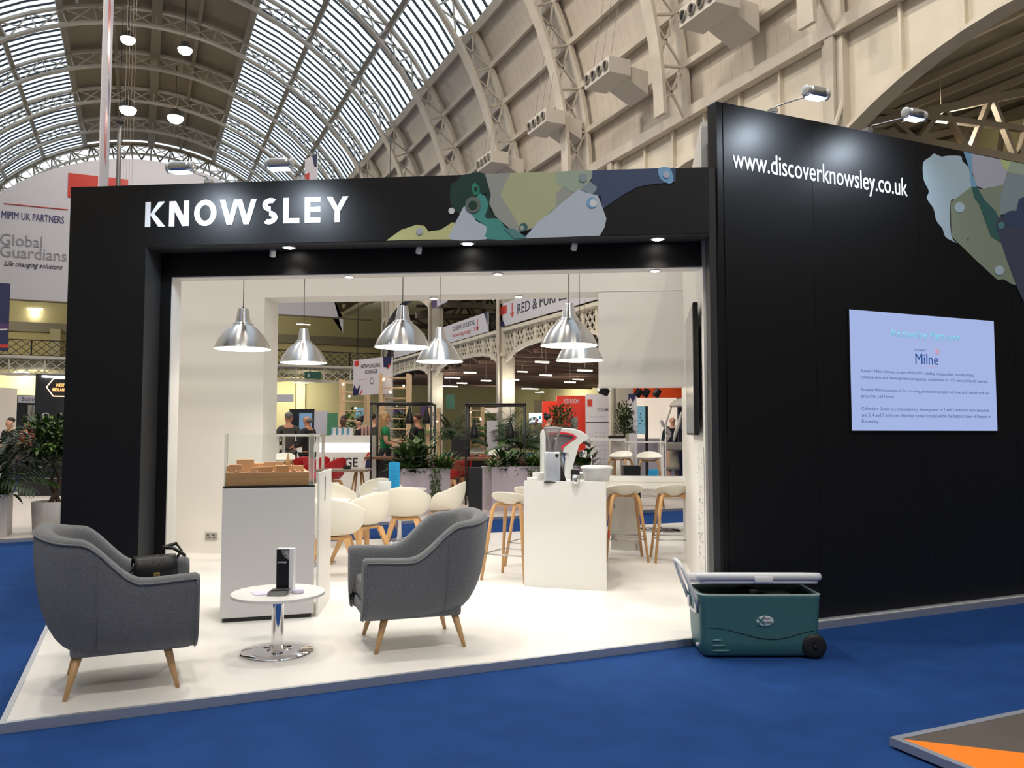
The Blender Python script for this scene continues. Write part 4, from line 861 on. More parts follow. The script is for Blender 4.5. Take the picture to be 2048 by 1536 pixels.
# --- pendant lamps
LIN = mat('lamp_inner_white', (.9, .9, .88), .5, emit=(1, .97, .92), es=1.6)
SPUN = mat('spun_aluminium', (.60, .60, .60), .30, metal=1)
_tn = SPUN.node_tree.nodes.new('ShaderNodeTangent'); _tn.direction_type = 'RADIAL'; _tn.axis = 'Z'
SPUN.node_tree.links.new(_tn.outputs[0], SPUN.node_tree.nodes['Principled BSDF'].inputs['Tangent']); SPUN.node_tree.nodes['Principled BSDF'].inputs['Anisotropic'].default_value = .85; SPUN.node_tree.nodes['Principled BSDF'].inputs['Anisotropic Rotation'].default_value = .25
def pendant(label, loc, cord):
    t = thing('pendant_lamp', label, 'lamp', loc, 0, 'brushed aluminium pendant lamps')
    pf = [(.262, 0), (.258, .012), (.245, .045), (.222, .09), (.188, .14), (.15, .182), (.115, .212), (.095, .226), (.092, .232), (.088, .246), (.074, .250), (.070, .256), (.048, .385), (.044, .390), (.012, .392)]
    b = MB(); b.lathe(pf, 56, caps=False); b.build('shade', SPUN, t)
    b = MB(); b.lathe([(r - .004, z - .002) for r, z in pf[:8]] + [(.02, .222)], 48, caps=False); b.lathe([(.2595, .001), (.262, 0)], 48, caps=False); b.build('shade_lining', LIN, t)
    b = MB(); b.ball((0, 0, .10), .055, 16, 10); b.build('bulb', mat('white_bulb', (1, 1, 1), emit=(1, .96, .88), es=14), t)
    b = MB(); b.tube([(0, 0, .39), (0, 0, .42), (0, 0, cord - loc.z)], .0035, 6); b.tube([(0, 0, .385), (0, 0, .405)], .011, 8); b.build('cord', DARKP, t)
    l = D.lights.new('pendant_light', 'SPOT'); l.energy = 41; l.spot_size = math.radians(155); l.spot_blend = .5; l.color = (1, .93, .82); l.shadow_soft_size = .06
    lo = D.objects.new('pendant_light', l); COL.objects.link(lo); lo.parent = t; lo.location = (0, 0, .04)
for U_, V_, lb in ((-3.36, 7.6, 'front row, left, before the white wall'), (-1.80, 7.6, 'front row, middle'), (-.24, 7.6, 'front row, right'), (-3.30, 9.1, 'rear row, left'), (-1.73, 9.1, 'rear row, middle'), (-.17, 9.1, 'rear row, right, partly behind another')):
    pendant('brushed aluminium dome pendant lamp, ' + lb, pw(U_, V_, 2.372 if V_ < 8 else 2.365), 3.56)
for V_, lb in ((7.6, 'front'), (9.1, 'rear')):
    b = MB(); b.hexa([pw(-4.6 if V_ < 8 else -5.2, V_ - .04, 3.56), pw(.92 if V_ < 8 else 1.0, V_ - .04, 3.56), pw(.92 if V_ < 8 else 1.0, V_ + .04, 3.56), pw(-4.6 if V_ < 8 else -5.2, V_ + .04, 3.56)], [p + Vector((0, 0, .07)) for p in (pw(-4.6 if V_ < 8 else -5.2, V_ - .04, 3.56), pw(.92 if V_ < 8 else 1.0, V_ - .04, 3.56), pw(.92 if V_ < 8 else 1.0, V_ + .04, 3.56), pw(-4.6 if V_ < 8 else -5.2, V_ + .04, 3.56))]); struct(b.build('trim_%d' % (900 + int(V_)), WHITE), 'white ceiling beam of the stand, %s' % lb)

# --- cool box on wheels
c0 = Vector((3.59, 4.80, 0)); c1 = Vector((4.44, 4.42, 0)); cx_ = (c1 - c0).normalized(); cy_ = Vector((-cx_.y, cx_.x, 0)); CL = .86; CW = .42; CH = .44
cb = thing('wheeled_cool_box', 'green wheeled cool box with propped white lid in front of the black wall', 'cool box', c0, math.atan2(cx_.y, cx_.x))
GRN = mat('teal_plastic', (.055, .165, .175), .42, bump=(300, .15)); GRW = mat('cool_white', (.62, .64, .68), .4)
def cring(z, ins, top=False):
    pts = []; r = .05; x0, x1, y0, y1 = ins, CL - ins, ins, CW - ins
    for cx, cy, a0 in ((x1 - r, y1 - r, 0), (x0 + r, y1 - r, 90), (x0 + r, y0 + r, 180), (x1 - r, y0 + r, 270)):
        for k_ in range(5): a = math.radians(a0 + 22.5 * k_); pts.append((cx + r * math.cos(a), cy + r * math.sin(a), z))
    return pts
lv = [(.012, .045), (.03, .03), (.12, .018), (CH - .03, .004), (CH - .012, .0), (CH, .002), (CH, .028), (CH - .02, .032), (.10, .05), (.095, .06)]
b = MB(); vs = []; fs = []
for z, i_ in lv: vs += cring(z, i_)
N = 20
for i in range(len(lv) - 1):
    for j in range(N): k_ = (j + 1) % N; fs.append((i * N + j, i * N + k_, (i + 1) * N + k_, (i + 1) * N + j))
fs.append(tuple(reversed(range(N)))); fs.append(tuple(range((len(lv) - 1) * N, len(lv) * N))); b.add(vs, fs, True); b.build('body', GRN, cb)
b = MB(); vs = []; lv2 = [(CH - .002, -.001), (CH + .004, -.001), (CH + .004, .03), (CH - .03, .032)]
for z, i_ in lv2: vs += cring(z, i_)
b.add(vs, [(i * N + j, i * N + (j + 1) % N, (i + 1) * N + (j + 1) % N, (i + 1) * N + j) for i in range(3) for j in range(N)], True); b.build('rim', mat('rim_pale_green', (.30, .42, .42), .4), cb)
lid = MB(); tilt = Matrix.Translation((0, CW, CH + .012)) @ Matrix.Rotation(math.radians(-9), 4, 'X'); lid.m = tilt
lid.rbox(-.012, CL + .012, -CW - .02, .02, .022, .075, .05, 4); lid.rbox(.01, CL - .01, -CW, .0, 0, .022, .05, 4); lo_ = lid.build('lid', GRW, cb, bevel=.004)
b = MB(); b.m = tilt; b.rbox(CL * .45, CL * .60, -CW - .03, -CW + .03, .008, .05, .01); b.build('lid_grip', GRW, cb)
b = MB(); b.tube([(x, -.0 + .0075 + .0065 * (.18 - z) / .1 * 0 + .010, z) for x, z in [(.06, .215), (.18, .205), (.30, .175), (.42, .145), (.52, .135), (.62, .150), (.72, .180), (.80, .195)]], .006, 6); b.build('wave_groove', mat('teal_dark', (.012, .05, .06), .5), cb)
for i in range(3):
    b = MB(); z = .055 + .036 * i; L_ = .13 - .03 * i; b.ball((.09 + L_ / 2, .0155 + .002 * (2 - i), z), (L_ / 2, .006, .008), 12, 6); b.build('vent_rib', mat('teal_light', (.10, .24, .25), .35), cb)
b = MB(); b.ball((.46, .0075, .262), (.062, .004, .036), 24, 8); bd = b.build('oval_badge', mat('badge_silver', (.50, .60, .64), .35), cb)
b = MB(); b.bar((.405, .0025, .235), (.455, .0025, .292), .010, .002, up=(0, 1, 0)); b.build('badge_stroke', GRN, bd)
b = MB(); b.bar((.402, .0025, .290), (.46, .0025, .238), .010, .002, up=(0, 1, 0)); b.build('badge_stroke', GRN, bd)
text('badge_writing', 'Xtreme', (.435, .0032, .245), (1, 0, 0), (0, 0, 1), MATS['teal_dark'], bd, w=.072, h=.018, off=.01)
text('badge_writing', 'Coleman', (.448, .0032, .275), (1, 0, 0), (0, 0, 1), RED, bd, w=.045, h=.010, off=.01)
for y in (.035, CW - .035):
    b = MB(); b.m = Matrix.Translation((CL - .055, y, .085)) @ Matrix.Rotation(PI / 2, 4, 'X'); b.lathe([(.02, -.03), (.045, -.034), (.06, -.03), (.080, -.028), (.085, -.018), (.085, .018), (.080, .028), (.06, .03), (.045, .034), (.02, .03)], 32)
    wh = b.build('wheel', mat('tyre_black', (.012, .012, .012), .5), cb)
    b = MB(); b.m = Matrix.Translation((CL - .055, y - .037, .085)) @ Matrix.Rotation(PI / 2, 4, 'X'); b.lathe([(.012, 0), (.016, .006), (.01, .010)], 14); b.build('hub_cap', DARKP, wh)
b = MB(); y0, y1 = .05, CW - .05
b.tube([(-.0, y0, .36), (-.02, y0 + .0, .42), (-.06, y0 + .01, .52), (-.09, y0 + .03, .60), (-.11, y0 + .07, .645), (-.115, CW / 2, .655), (-.11, y1 - .07, .645), (-.09, y1 - .03, .60), (-.06, y1 - .01, .52), (-.02, y1, .42), (0, y1, .36)], .014, 10); b.build('pull_handle', GRW, cb)
b = MB(); b.box(-.008, .004, .07, .13, .30, .38); b.box(-.008, .004, CW - .13, CW - .07, .30, .38); b.box(-.006, .004, .12, CW - .12, .29, .31); b.build('handle_bracket', GRW, cb, bevel=.003)
b = MB(); b.m = Matrix.Translation((-.0 + .022, .10, .08)) @ Matrix.Rotation(-PI / 2, 4, 'Y'); b.lathe([(.015, 0), (.015, .02), (.008, .024)], 12); b.build('drain_plug', GRW, cb)
CI = cb.matrix_basis
def inbox(name, lab, cat, b, m, x, y, z, rz=0, **kw):
    o = b.build(name, m, **kw); p = CI @ Vector((x, y, z)); o.location = p; o.rotation_euler = (0, 0, cb.rotation_euler[2] + rz); return tag(o, lab, cat)
inbox('dark_bag', 'dark crumpled bag inside the cool box', 'bag', (lambda b: b.ball((0, 0, 0), (.17, .12, .17), 14, 9))(MB()), mat('dark_cloth', (.01, .01, .012), .8, bump=(30, .8)), .38, .2, .30)
inbox('pale_packet', 'pale green packet inside the cool box on the right', 'packet', (lambda b: b.rbox(-.09, .09, -.08, .08, 0, .30, .03))(MB()), mat('pale_green_pack', hexc('9aa58f'), .6), .60, .21, .13)
inbox('brown_box', 'dark red brown box inside the cool box at its right end', 'box', (lambda b: b.box(-.05, .05, -.09, .09, 0, .3))(MB()), mat('maroon_box', hexc('47201a'), .6), .745, .21, .11)
inbox('olive_packet', 'olive packet inside the cool box at its left end', 'packet', (lambda b: b.rbox(-.07, .07, -.09, .09, 0, .29, .02))(MB()), mat('olive_pack', hexc('5d5a42'), .6), .13, .21, .12)
inbox('bottle', 'small dark bottle with steel cap lying at the cool box front edge', 'bottle', (lambda b: b.tube([(-.05, 0, 0), (.015, 0, 0), (.03, 0, 0), (.055, 0, 0)], [.016, .016, .010, .010], 12))(MB()), DARKP, .41, .04, .462, .3)

# --- neighbouring platform at the lower right
NP = thing('neighbour_platform', 'corner of a grey and orange platform edged in aluminium, lower right', 'platform', (3.46, 3.09, 0)); pi_ = Matrix.Translation((-3.46, -3.09, 0))
b = MB(); b.m = pi_; b.box(3.50, 9, -3, 3.05, .012, .05); b.build('deck', mat('taupe_deck', hexc('5b534d'), .5, noise=(3, .08, (1, 1, 1))), NP)
b = MB(); b.m = pi_; b.box(3.46, 9, 3.05, 3.09, .012, .053); b.build('edge_strip', ALU, NP); b = MB(); b.m = pi_; b.box(3.46, 3.50, -3, 3.05, .012, .053); b.build('edge_strip', ALU, NP)
b = MB(); b.m = pi_; b.box(3.55, 8.9, -2.9, 3.0, 0, .012); b.build('underframe', DARKP, NP)
o1, o2 = gz(1808, 1480), gz(2048, 1507.5); dr_ = (o2 - o1).normalized(); o3 = o1 + dr_ * 2.3
b = MB(); b.m = pi_; b.slab([(3.502, 3.047), (o3.x, o3.y), (o3.x, .5), (3.502, .5)], .05, .0512); b.build('orange_inlay', mat('orange_vinyl', (.95, .24, .01), .45), NP)
# ================================================================== THE HALL AROUND THE STAND
def board(name, label, cat, L, R, m, th=.04, dR=None, group=None, bottom=None):
    """upright board from image-left edge L=(u, vtop, vbottom, distance) to right edge R=(u, vtop)"""
    uL, vt, vb, dL = L; uR, vr = R
    if dR is None: dR = dL * (866 - vt) / (866 - vr) if abs(866 - vr) > 12 else dL
    a, c = dep(uL, vb, dL), dep(uR, vb, dR); zt_ = dep(uL, vt, dL).z; zb = a.z if bottom is None else bottom; c.z = zb; a.z = zb; x = (c - a); W_ = x.length
    t = thing(name, label, cat, a, math.atan2(x.y, x.x), group); H_ = zt_ - zb
    b = MB(); b.box(0, W_, 0, th, 0, H_); b.build('panel', m, t); t['w'] = W_; t['h'] = H_
    W2, H2 = W_, H_; del t['w']; del t['h']
    return t, W2, H2
def onb(t, s, x, z, w_, h_, m, off=0, nm='writing'): return text(nm, s, (x, -.002, z), (1, 0, 0), (0, 0, 1), m, t, w=w_, h=h_, off=off, ext=.002)
def rect(t, nm, x0, x1, z0, z1, m, y=-.004, th=.004): b = MB(); b.box(x0, x1, y, y + th, z0, z1); return b.build(nm, m, t)
def polyp(t, nm, pts, m, y=-.004): b = MB(); b.hexa([(x, y + .003, z) for x, z in pts], [(x, y, z) for x, z in pts]); return b.build(nm, m, t)
SIGNW = mat('sign_white', hexc('cfcbd2'), .55); NAVYB = mat('navy_banner', hexc('23264f'), .6); PURP = mat('purple_print', hexc('4b2f63'), .6)
FABW = mat('white_banner_cloth', hexc('cdc9cd'), .8, bump=(.8, .6)); INKD = mat('dark_ink', hexc('262338'), .5)

# second platform across the aisle
lp = thing('lounge_platform', 'white platform of the networking lounge across the blue aisle', 'platform', (-12.9, 13.95, 0))
b = MB(); b.box(0, 26.4, .0, 11.0, .0, .05); b.build('deck', mat('cream_deck', hexc('cfc6bf'), .4), lp)
b = MB(); b.box(0, 26.4, -.03, 0, 0, .052); b.build('edge_strip', ALU, lp)

# great end banner
et = thing('end_banner', 'huge white arched banner with partner names on the far gable', 'banner', (-5, 51.3, 8.75))
b = MB(); b.m = Matrix.Translation((5, -51.3, -8.75)); top_ = []
for i in range(33): x = -10.9 + 22.4 * i / 32; top_.append((x, 51.3, 5.9 + math.sqrt(max(0, 11.32 ** 2 - (x - .33) ** 2))))
for i in range(32): p, q = top_[i], top_[i + 1]; b.hexa([(p[0], 51.25, 8.75), (q[0], 51.25, 8.75), (q[0], 51.25, q[2]), (p[0], 51.25, p[2])], [(p[0], 51.3, 8.75), (q[0], 51.3, 8.75), q, p])
b.build('cloth', FABW, et)
eb = lambda u, v: onY(u, v, 51.24)
def ebt(s, u0, vb0, u1, h_, m, off=0, shear=0): p = eb(u0, vb0); q = eb(u1, vb0 + 8); text('writing', s, p - et.location, (1, 0, 0), (0, 0, 1), m, et, w=q.x - p.x, h=h_, off=off, ext=.02, shear=shear)
ebt('MIPIM UK PARTNERS', 3, 436, 128, .40, NAVY, .0); ebt('Global', 0, 489, 84, .62, GREYT); ebt('Guardians', 0, 513, 133, .62, GREYT); ebt('Life changing solutions', 8, 534, 125, .34, INKD, 0, .4)
p0, p1 = eb(137, 346), eb(238, 405); b = MB(); b.m = Matrix.Translation(-et.location); b.box(p0.x, p0.x + 3.0, 51.2, 51.24, p1.z, p0.z); b.build('red_block', RED, et)
p0, p1 = eb(8, 407), eb(136, 419); b = MB(); b.m = Matrix.Translation(-et.location); b.box(p0.x, p1.x, 51.2, 51.24, p0.z - .02, p0.z + .02); b.build('red_line', RED, et)
b = MB(); b.m = Matrix.Translation(-et.location); b.tube([(-10.9, 51.27, 8.72), (13.3, 51.27, 8.72)], .06, 6); b.build('bottom_pole', IROND, et)
# narrow hanging banners and mast, upper left
def hang(name, lab, X, Y_0, Y_1, z0, z1, m, marks=()):
    t = thing(name, lab, 'banner', (X, Y_0, z0)); b = MB(); b.box(-.015, .015, 0, Y_1 - Y_0, 0, z1 - z0); b.build('cloth', m, t)
    b = MB(); b.tube([(0, 0, 0), (0, Y_1 - Y_0, 0)], .04, 6); b.build('bottom_rod', ALU, t)
    for mm, y, z, w_, h_ in marks: b = MB(); b.box(-.02, -.016, y, y + w_, z, z + h_); b.box(.016, .02, y, y + w_, z, z + h_); b.build('print_mark', mm, t)
    return t
hang('hanging_banner', 'long white banner seen edge on beside the lamps, with red marks', -1.12, 24.2, 30.2, 6.5, 18.5, FABW, [(RED, 2.4, 6.2, 1.6, 2.2), (RED, 2.2, 3.2, 1.5, 1.6), (MATS['warm_bulb'] if False else PURP, 3.9, 5.2, .9, .9)])
hang('hanging_banner', 'short white banner corner at the very top left of the roof', -1.7, 21.0, 23.4, 12.6, 18, FABW)
P = gd(222, 19, 4.5); t = thing('lighting_mast', 'dark hanging mast rising behind the left end of the name board', 'mast', P)
b = MB(); b.tube([(0, 0, 0), (0, 0, 4.3)], .05, 8); b.build('tube', mat('gunmetal', hexc('5f5c58'), .4, metal=.5), t); b = MB(); b.tube([(0, 0, 4.3), (0, 0, 17)], .008, 4); b.build('cable', BARM, t); b = MB(); b.ball((0, 0, 4.35), .08, 8, 6); b.build('pulley', BARM, t)
for i, u in enumerate((232, 238, 244, 250)):
    P = gd(u, 26, 0); b = MB(); b.tube([(0, 0, 3), (0, 0, 21)], .006, 4); o = b.build('rigging_wire', mat('wire_light', hexc('b5ab98'), .5)); o.location = P; tag(o, 'thin pale rigging wire hanging in a bundle below the roof crown', 'wire', 'bundle of rigging wires')
t, W_, H_ = board('hanging_banner', 'small white red and blue banner hanging above the name board', 'banner', (609, 318, 380, 30), (633, 305), SIGNW)
polyp(t, 'blue_flash', [(W_ * .6, H_), (W_, H_), (W_, H_ * .55), (W_ * .8, H_ * .6)], NAVYB); rect(t, 'red_square', .02, W_ * .4, H_ * .1, H_ * .5, RED)
t, W_, H_ = board('hanging_banner', 'dark blue banner with purple and white streaks at the left picture edge', 'banner', (-40, 562, 700, 24), (16, 566), NAVYB)
polyp(t, 'purple_streak', [(0, H_ * .42), (W_, H_ * .40), (W_, H_ * .33), (0, H_ * .30)], PURP); polyp(t, 'white_streak', [(0, H_ * .30), (W_ * .95, H_ * .33), (W_ * .95, H_ * .31), (0, H_ * .27)], SIGNW); polyp(t, 'red_streak', [(0, H_ * .08), (W_, H_ * .1), (W_, H_ * .05), (0, H_ * .04)], RED)

# signs on and below the side gallery (plane x = 13.75)
def gsign(name, lab, Y_0, Y_1, z0, z1):      # Y_0 far/left edge, Y_1 near/right edge
    t = thing(name, lab, 'sign', (13.7, Y_0, z0), -PI / 2); b = MB(); b.box(0, Y_0 - Y_1, 0, .05, 0, z1 - z0); b.build('panel', SIGNW, t); return t, Y_0 - Y_1, z1 - z0
t, W_, H_ = gsign('gallery_sign', 'white closing cocktail sign on the side gallery rail', 38.9, 33.0, 5.95, 6.82)
onb(t, 'CLOSING COCKTAIL', 1.5, .50, 2.9, .22, INKD, .01); onb(t, 'Networking lounge - 17.00', 1.5, .14, 3.3, .24, RED, .01)
polyp(t, 'red_arrow', [(4.75, .15), (4.9, .33), (4.78, .33), (4.78, .7), (4.72, .7), (4.72, .33), (4.6, .33)], RED); polyp(t, 'blue_flash', [(5.45, .87), (5.9, .87), (5.9, .3), (5.75, .45), (5.7, .6)], NAVYB)
t, W_, H_ = gsign('gallery_sign', 'long white red and purple rooms sign on the side gallery rail', 31.8, 21.0, 5.98, 6.95)
onb(t, 'RED & PURPLE ROOMS', 1.9, .32, 6.7, .42, INKD, .01); rect(t, 'red_square', .25, .85, .5, .85, RED)
polyp(t, 'red_arrow', [(1.4, .25), (1.6, .45), (1.45, .45), (1.45, .85), (1.35, .85), (1.35, .45), (1.2, .45)], RED); polyp(t, 'blue_flash', [(0, 0), (.7, 0), (.4, .3), (.2, .2), (0, .4)], NAVYB); onb(t, 'MIPIM UK', 9.0, .5, 1.2, .14, RED)
t, W_, H_ = gsign('gallery_sign', 'small white sign farther along the side gallery rail, left of the closing cocktail sign', 47.5, 41.8, 5.98, 6.85)
onb(t, 'LOUNGE', 2.0, .3, 2.4, .3, INKD)
t, W_, H_ = board('hanging_sign', 'small purple and white sign hanging in the gallery arch behind a lamp cord', 'sign', (864, 601, 618, 36), (893, 601), SIGNW, dR=34); b = MB(); b.tube([(W_ * .5, .02, H_), (W_ * .5, .02, H_ + 4.2)], .008, 4); b.build('cord', BARM, t); rect(t, 'purple_print', 0, W_ * .35, 0, H_, PURP)
t, W_, H_ = board('networking_sign', 'white hanging networking lounge sign with red square and blue flashes', 'sign', (706, 720, 791, 24.4), (783, 712), SIGNW)
rect(t, 'red_square', W_ * .03, W_ * .15, H_ * .82, H_ * .97, RED); onb(t, 'NETWORKING', W_ * .21, H_ * .74, W_ * .50, H_ * .11, INKD, .01); onb(t, 'LOUNGE', W_ * .32, H_ * .58, W_ * .32, H_ * .11, INKD, .01); onb(t, 'Sponsored by', W_ * .16, H_ * .42, W_ * .22, H_ * .035, RED)
polyp(t, 'blue_flash', [(0, 0), (W_ * .14, 0), (W_ * .2, H_ * .3), (W_ * .1, H_ * .16), (W_ * .03, H_ * .3), (0, H_ * .15)], NAVYB); polyp(t, 'red_flash', [(W_ * .16, 0), (W_ * .2, 0), (W_ * .27, H_ * .14), (W_ * .24, H_ * .14)], RED, -.005); polyp(t, 'blue_flash', [(W_ * .78, H_), (W_, H_), (W_ * .98, H_ * .8), (W_ * .9, H_ * .66), (W_ * .86, H_ * .72), (W_ * .8, H_ * .72)], NAVYB); polyp(t, 'red_flash', [(W_ * .9, H_ * .66), (W_ * .95, H_ * .72), (W_ * .98, H_ * .8), (W_ * .92, H_ * .78)], RED, -.005)
b = MB(); b.m = Matrix.Translation((W_ * .5, -.004, H_ * .38)) @ Matrix.Rotation(PI / 2, 4, 'X'); b.lathe([(.075, -.004), (.1, -.004), (.1, .004), (.075, .004)], 24, caps=False); b.build('ring_logo', GREYT, t)
b = MB(); [b.tube([(x, .02, H_), (x, .02, H_ + 9)], .01, 4) for x in (W_ * .1,)]; b.build('cord', BARM, t); b = MB(); b.tube([(W_ * .9, .02, H_), (W_ * .9, .02, H_ + 9)], .01, 4); b.build('cord', BARM, t)
GEX = mat('exit_green', hexc('2c5a48'), .5, emit=hexc('2c6a50'), es=.05)
t = thing('exit_sign', 'green emergency exit sign on the end gallery lattice', 'sign', onY(609, 757, 50.8)); b = MB(); b.box(0, 1.0, -.04, .04, 0, .42); b.build('panel', GEX, t); onb(t, '- -', .35, .12, .35, .03, SIGNW); b = MB(); b.box(.18, .28, -.05, -.04, .08, .3); b.build('running_figure', SIGNW, t)
t, W_, H_ = board('exit_sign', 'dark green illuminated direction panel on the yellow wall behind the palms', 'sign', (892, 789, 818, 40), (909, 789), GEX, dR=40)

# strip lights under the galleries
TL_ = [(1084, 725, 26), (940, 746, 30), (1170, 742, 24), (1092, 751, 30), (1027, 760, 34), (972, 762, 36), (924, 767, 38), (905, 756, 44), (899, 773, 42), (1045, 744, 36), (1140, 765, 32), (620, 762, 52), (603, 766, 53), (70, 617, 53), (607, 649, 53), (45, 745, 52), (1060, 778, 40), (80, 748, 51)]
def tube_light(P, L_, label, rz=0, lamp=0, aim=None):
    t = thing('strip_light', label, 'ceiling light', P, rz, 'strip lights under the galleries')
    b = MB(); b.box(-L_ / 2, L_ / 2, -.03, .03, .02, .05); b.build('fitting', IRON, t); b = MB(); b.box(-L_ / 2 + .02, L_ / 2 - .02, -.025, .025, -.01, .02); b.build('tube', TUBE, t)
    b = MB(); zt_ = (5.62 if P.x > 13.6 else 5.42) if P.z < 5.6 else (11.2 if P.x > 13.6 else 10.5); b.tube([(0, 0, .09), (0, 0, max(.12, zt_ - P.z))], .006, 4); b.build('hanger', IROND, t)
    if lamp:
        l = D.lights.new('strip_light_lamp', 'AREA' if aim else 'POINT'); l.energy = lamp; l.color = (1, .95, .78)
        if aim: l.shape = 'RECTANGLE'; l.size = L_; l.size_y = .3
        else: l.shadow_soft_size = .3
        lo = D.objects.new('strip_light_lamp', l); COL.objects.link(lo); lo.parent = t; lo.location = (0, 0, -.06 if aim else -.35)
        if aim: lo.rotation_euler = Vector(aim).to_track_quat('-Z', 'Y').to_euler()
for i, (u, v, d) in enumerate(TL_): tube_light(dep(u, v, d), .5 if d < 40 else .9, 'strip light added under the side gallery to brighten its wall and trusses', 0, 45)
for i, (x, y) in enumerate(((22, 30), (26, 25), (22, 40), (26.5, 34), (22, 50), (26.5, 54), (23, 17), (26.5, 44))): tube_light(Vector((x, y, 4.5)), .7, 'strip light added under the side gallery to brighten its wall and trusses', 0, 260 if x > 25 else 110, (.8, 0, -.45) if x > 25 else None)  # added strips whose lamps brighten the outer wall and the trusses
for i, x in enumerate((-10, -6, -2, 2, 6, 10)): tube_light(Vector((x, 57.5, 5.0)), .9, 'strip light added under the side gallery to brighten its wall and trusses', 0, 170, (0, .8, -.6))  # added row, aimed to brighten the end wall
for x, y in ((18, 14), (22, 22), (20, 32), (-8, 55), (6, 55), (19, 8), (25, 12)): tube_light(Vector((x, y, 9.3)), 1.2, 'strip light added under the side gallery to brighten its wall and trusses', 0, 330)  # added above the gallery floors to lift the dark roofs

# ------------------------------------------------------------------ plants
G1 = mat('leaf_dark', hexc('24381c'), .45); G2 = mat('leaf_mid', hexc('42602a'), .45); G3 = mat('leaf_fern', hexc('56752b'), .5); G4 = mat('leaf_olive', hexc('4d5838'), .55); G5 = mat('leaf_cream_edge', hexc('c9cfa6'), .5); SOIL = mat('soil', (.02, .014, .01), .9); BARK = mat('bark', hexc('5a4a3c'), .8, bump=(30, .6))
def leaf(b, p, d, up, L_, w_, curl=.3, n=4):
    d = Vector(d).normalized(); s = d.cross(Vector(up)); s = s.normalized() if s.length > .05 else d.orthogonal().normalized(); u = s.cross(d); vs = []
    for i in range(n + 1):
        t = i / n; c = Vector(p) + d * L_ * t - u * curl * L_ * t * t; ww = w_ * math.sin(PI * min(1, t * .92 + .06)) * .5
        vs += [c - s * ww, c + s * ww]
    b.add(vs, [(2 * i, 2 * i + 1, 2 * i + 3, 2 * i + 2) for i in range(n)], True)
def bushy(b, c, R, n, L_, w_, cols=2, up=.5, rnd=random, hang_=0):
    for i in range(n):
        a = rnd.uniform(0, 2 * PI); e = rnd.uniform(-.2, 1); r = rnd.uniform(.1, 1) ** .6
        o = Vector((math.cos(a) * math.cos(e), math.sin(a) * math.cos(e), math.sin(e))); p = Vector(c) + Vector((o.x * R[0], o.y * R[1], abs(o.z) * R[2])) * r
        b.cur = rnd.randrange(cols); leaf(b, p, o + Vector((0, 0, up)) + Vector((rnd.uniform(-.5, .5), rnd.uniform(-.5, .5), rnd.uniform(-.4, .4) - hang_)), (0, 0, 1), L_ * rnd.uniform(.6, 1.2), w_ * rnd.uniform(.7, 1.2), rnd.uniform(.1, .6), 3)
def palm(b, c, n, L_, cols=2, rnd=random, seg=9, lw=.03):
    for i in range(n):
        a = rnd.uniform(0, 2 * PI); e = rnd.uniform(.5, 1.35); d = Vector((math.cos(a) * math.cos(e), math.sin(a) * math.cos(e), math.sin(e))); p = Vector(c); pts = [p.copy()]
        for k_ in range(seg): p = p + d * L_ / seg; d = (d - Vector((0, 0, .16))).normalized(); pts.append(p.copy())
        b.cur = rnd.randrange(cols); b.tube(pts, .006, 4)
        for k_ in range(2, seg + 1):
            t = (pts[k_] - pts[k_ - 1]).normalized(); s = t.cross(Vector((0, 0, 1))).normalized()
            for sg in (1, -1):
                for f in (0, .5): leaf(b, pts[k_ - 1] + (pts[k_] - pts[k_ - 1]) * f, s * sg + t * .8 - Vector((0, 0, .2)), (0, 0, 1), L_ * .30 * math.sin(PI * (k_ / (seg + 1.5))), lw, .25, 2)
LM = [G1, G2, G3, G4]
def plant(label, loc, kind, R=(.3, .3, .4), n=120, L_=.15, w_=.06, mats_=(G1, G2), name='leafy_plant', stem=0, cat='plant', group=None, trunk=None):
    t = thing(name, label, cat, loc, 0, group); b = MB(); cz = (0, 0, stem)
    rnd = random.Random(label)
    if kind == 'palm': palm(b, cz, n, L_, len(mats_), rnd, lw=w_)
    elif kind == 'grass':
        for i in range(n): a = rnd.uniform(0, 2 * PI); e = rnd.uniform(.4, 1.4); b.cur = rnd.randrange(len(mats_)); leaf(b, (rnd.uniform(-1, 1) * R[0] * .4, rnd.uniform(-1, 1) * R[1] * .4, stem), (math.cos(a) * math.cos(e), math.sin(a) * math.cos(e), math.sin(e)), (0, 0, 1), L_ * rnd.uniform(.6, 1.1), w_, rnd.uniform(.3, .9), 5)
    elif kind == 'trail':
        for i in range(n): b.cur = rnd.randrange(len(mats_)); leaf(b, (rnd.uniform(-1, 1) * R[0], rnd.uniform(-1, 1) * R[1], -rnd.uniform(0, 1) ** .7 * R[2]), (rnd.uniform(-.6, .6), rnd.uniform(-.6, .6), -1), (0, 1, 0), L_, w_, .2, 2)
    else: bushy(b, cz, R, n, L_, w_, len(mats_), .4, rnd)
    b.build('foliage', list(mats_), t)
    if trunk:
        b = MB(); b.tube(trunk, [.03] * (len(trunk) - 1) + [.012], 7); b.build('trunk', BARK, t)
    return t
def planter(label, x0, x1, y0, y1, h, m, name='planter_box'):
    t = thing(name, label, 'planter', (x0, y0, .05)); b = MB(); W_, Dp = x1 - x0, y1 - y0
    b.box(0, W_, 0, .02, 0, h); b.box(0, W_, Dp - .02, Dp, 0, h); b.box(0, .02, .02, Dp - .02, 0, h); b.box(W_ - .02, W_, .02, Dp - .02, 0, h); b.box(.02, W_ - .02, .02, Dp - .02, 0, .02); b.build('box', m, t)
    b = MB(); b.box(.02, W_ - .02, .02, Dp - .02, h - .08, h - .05); b.build('soil', SOIL, t); return t
LIL = mat('lilac_planter', hexc('cbbfc9'), .5); PW2 = mat('white_planter', hexc('c9c4c0'), .45)
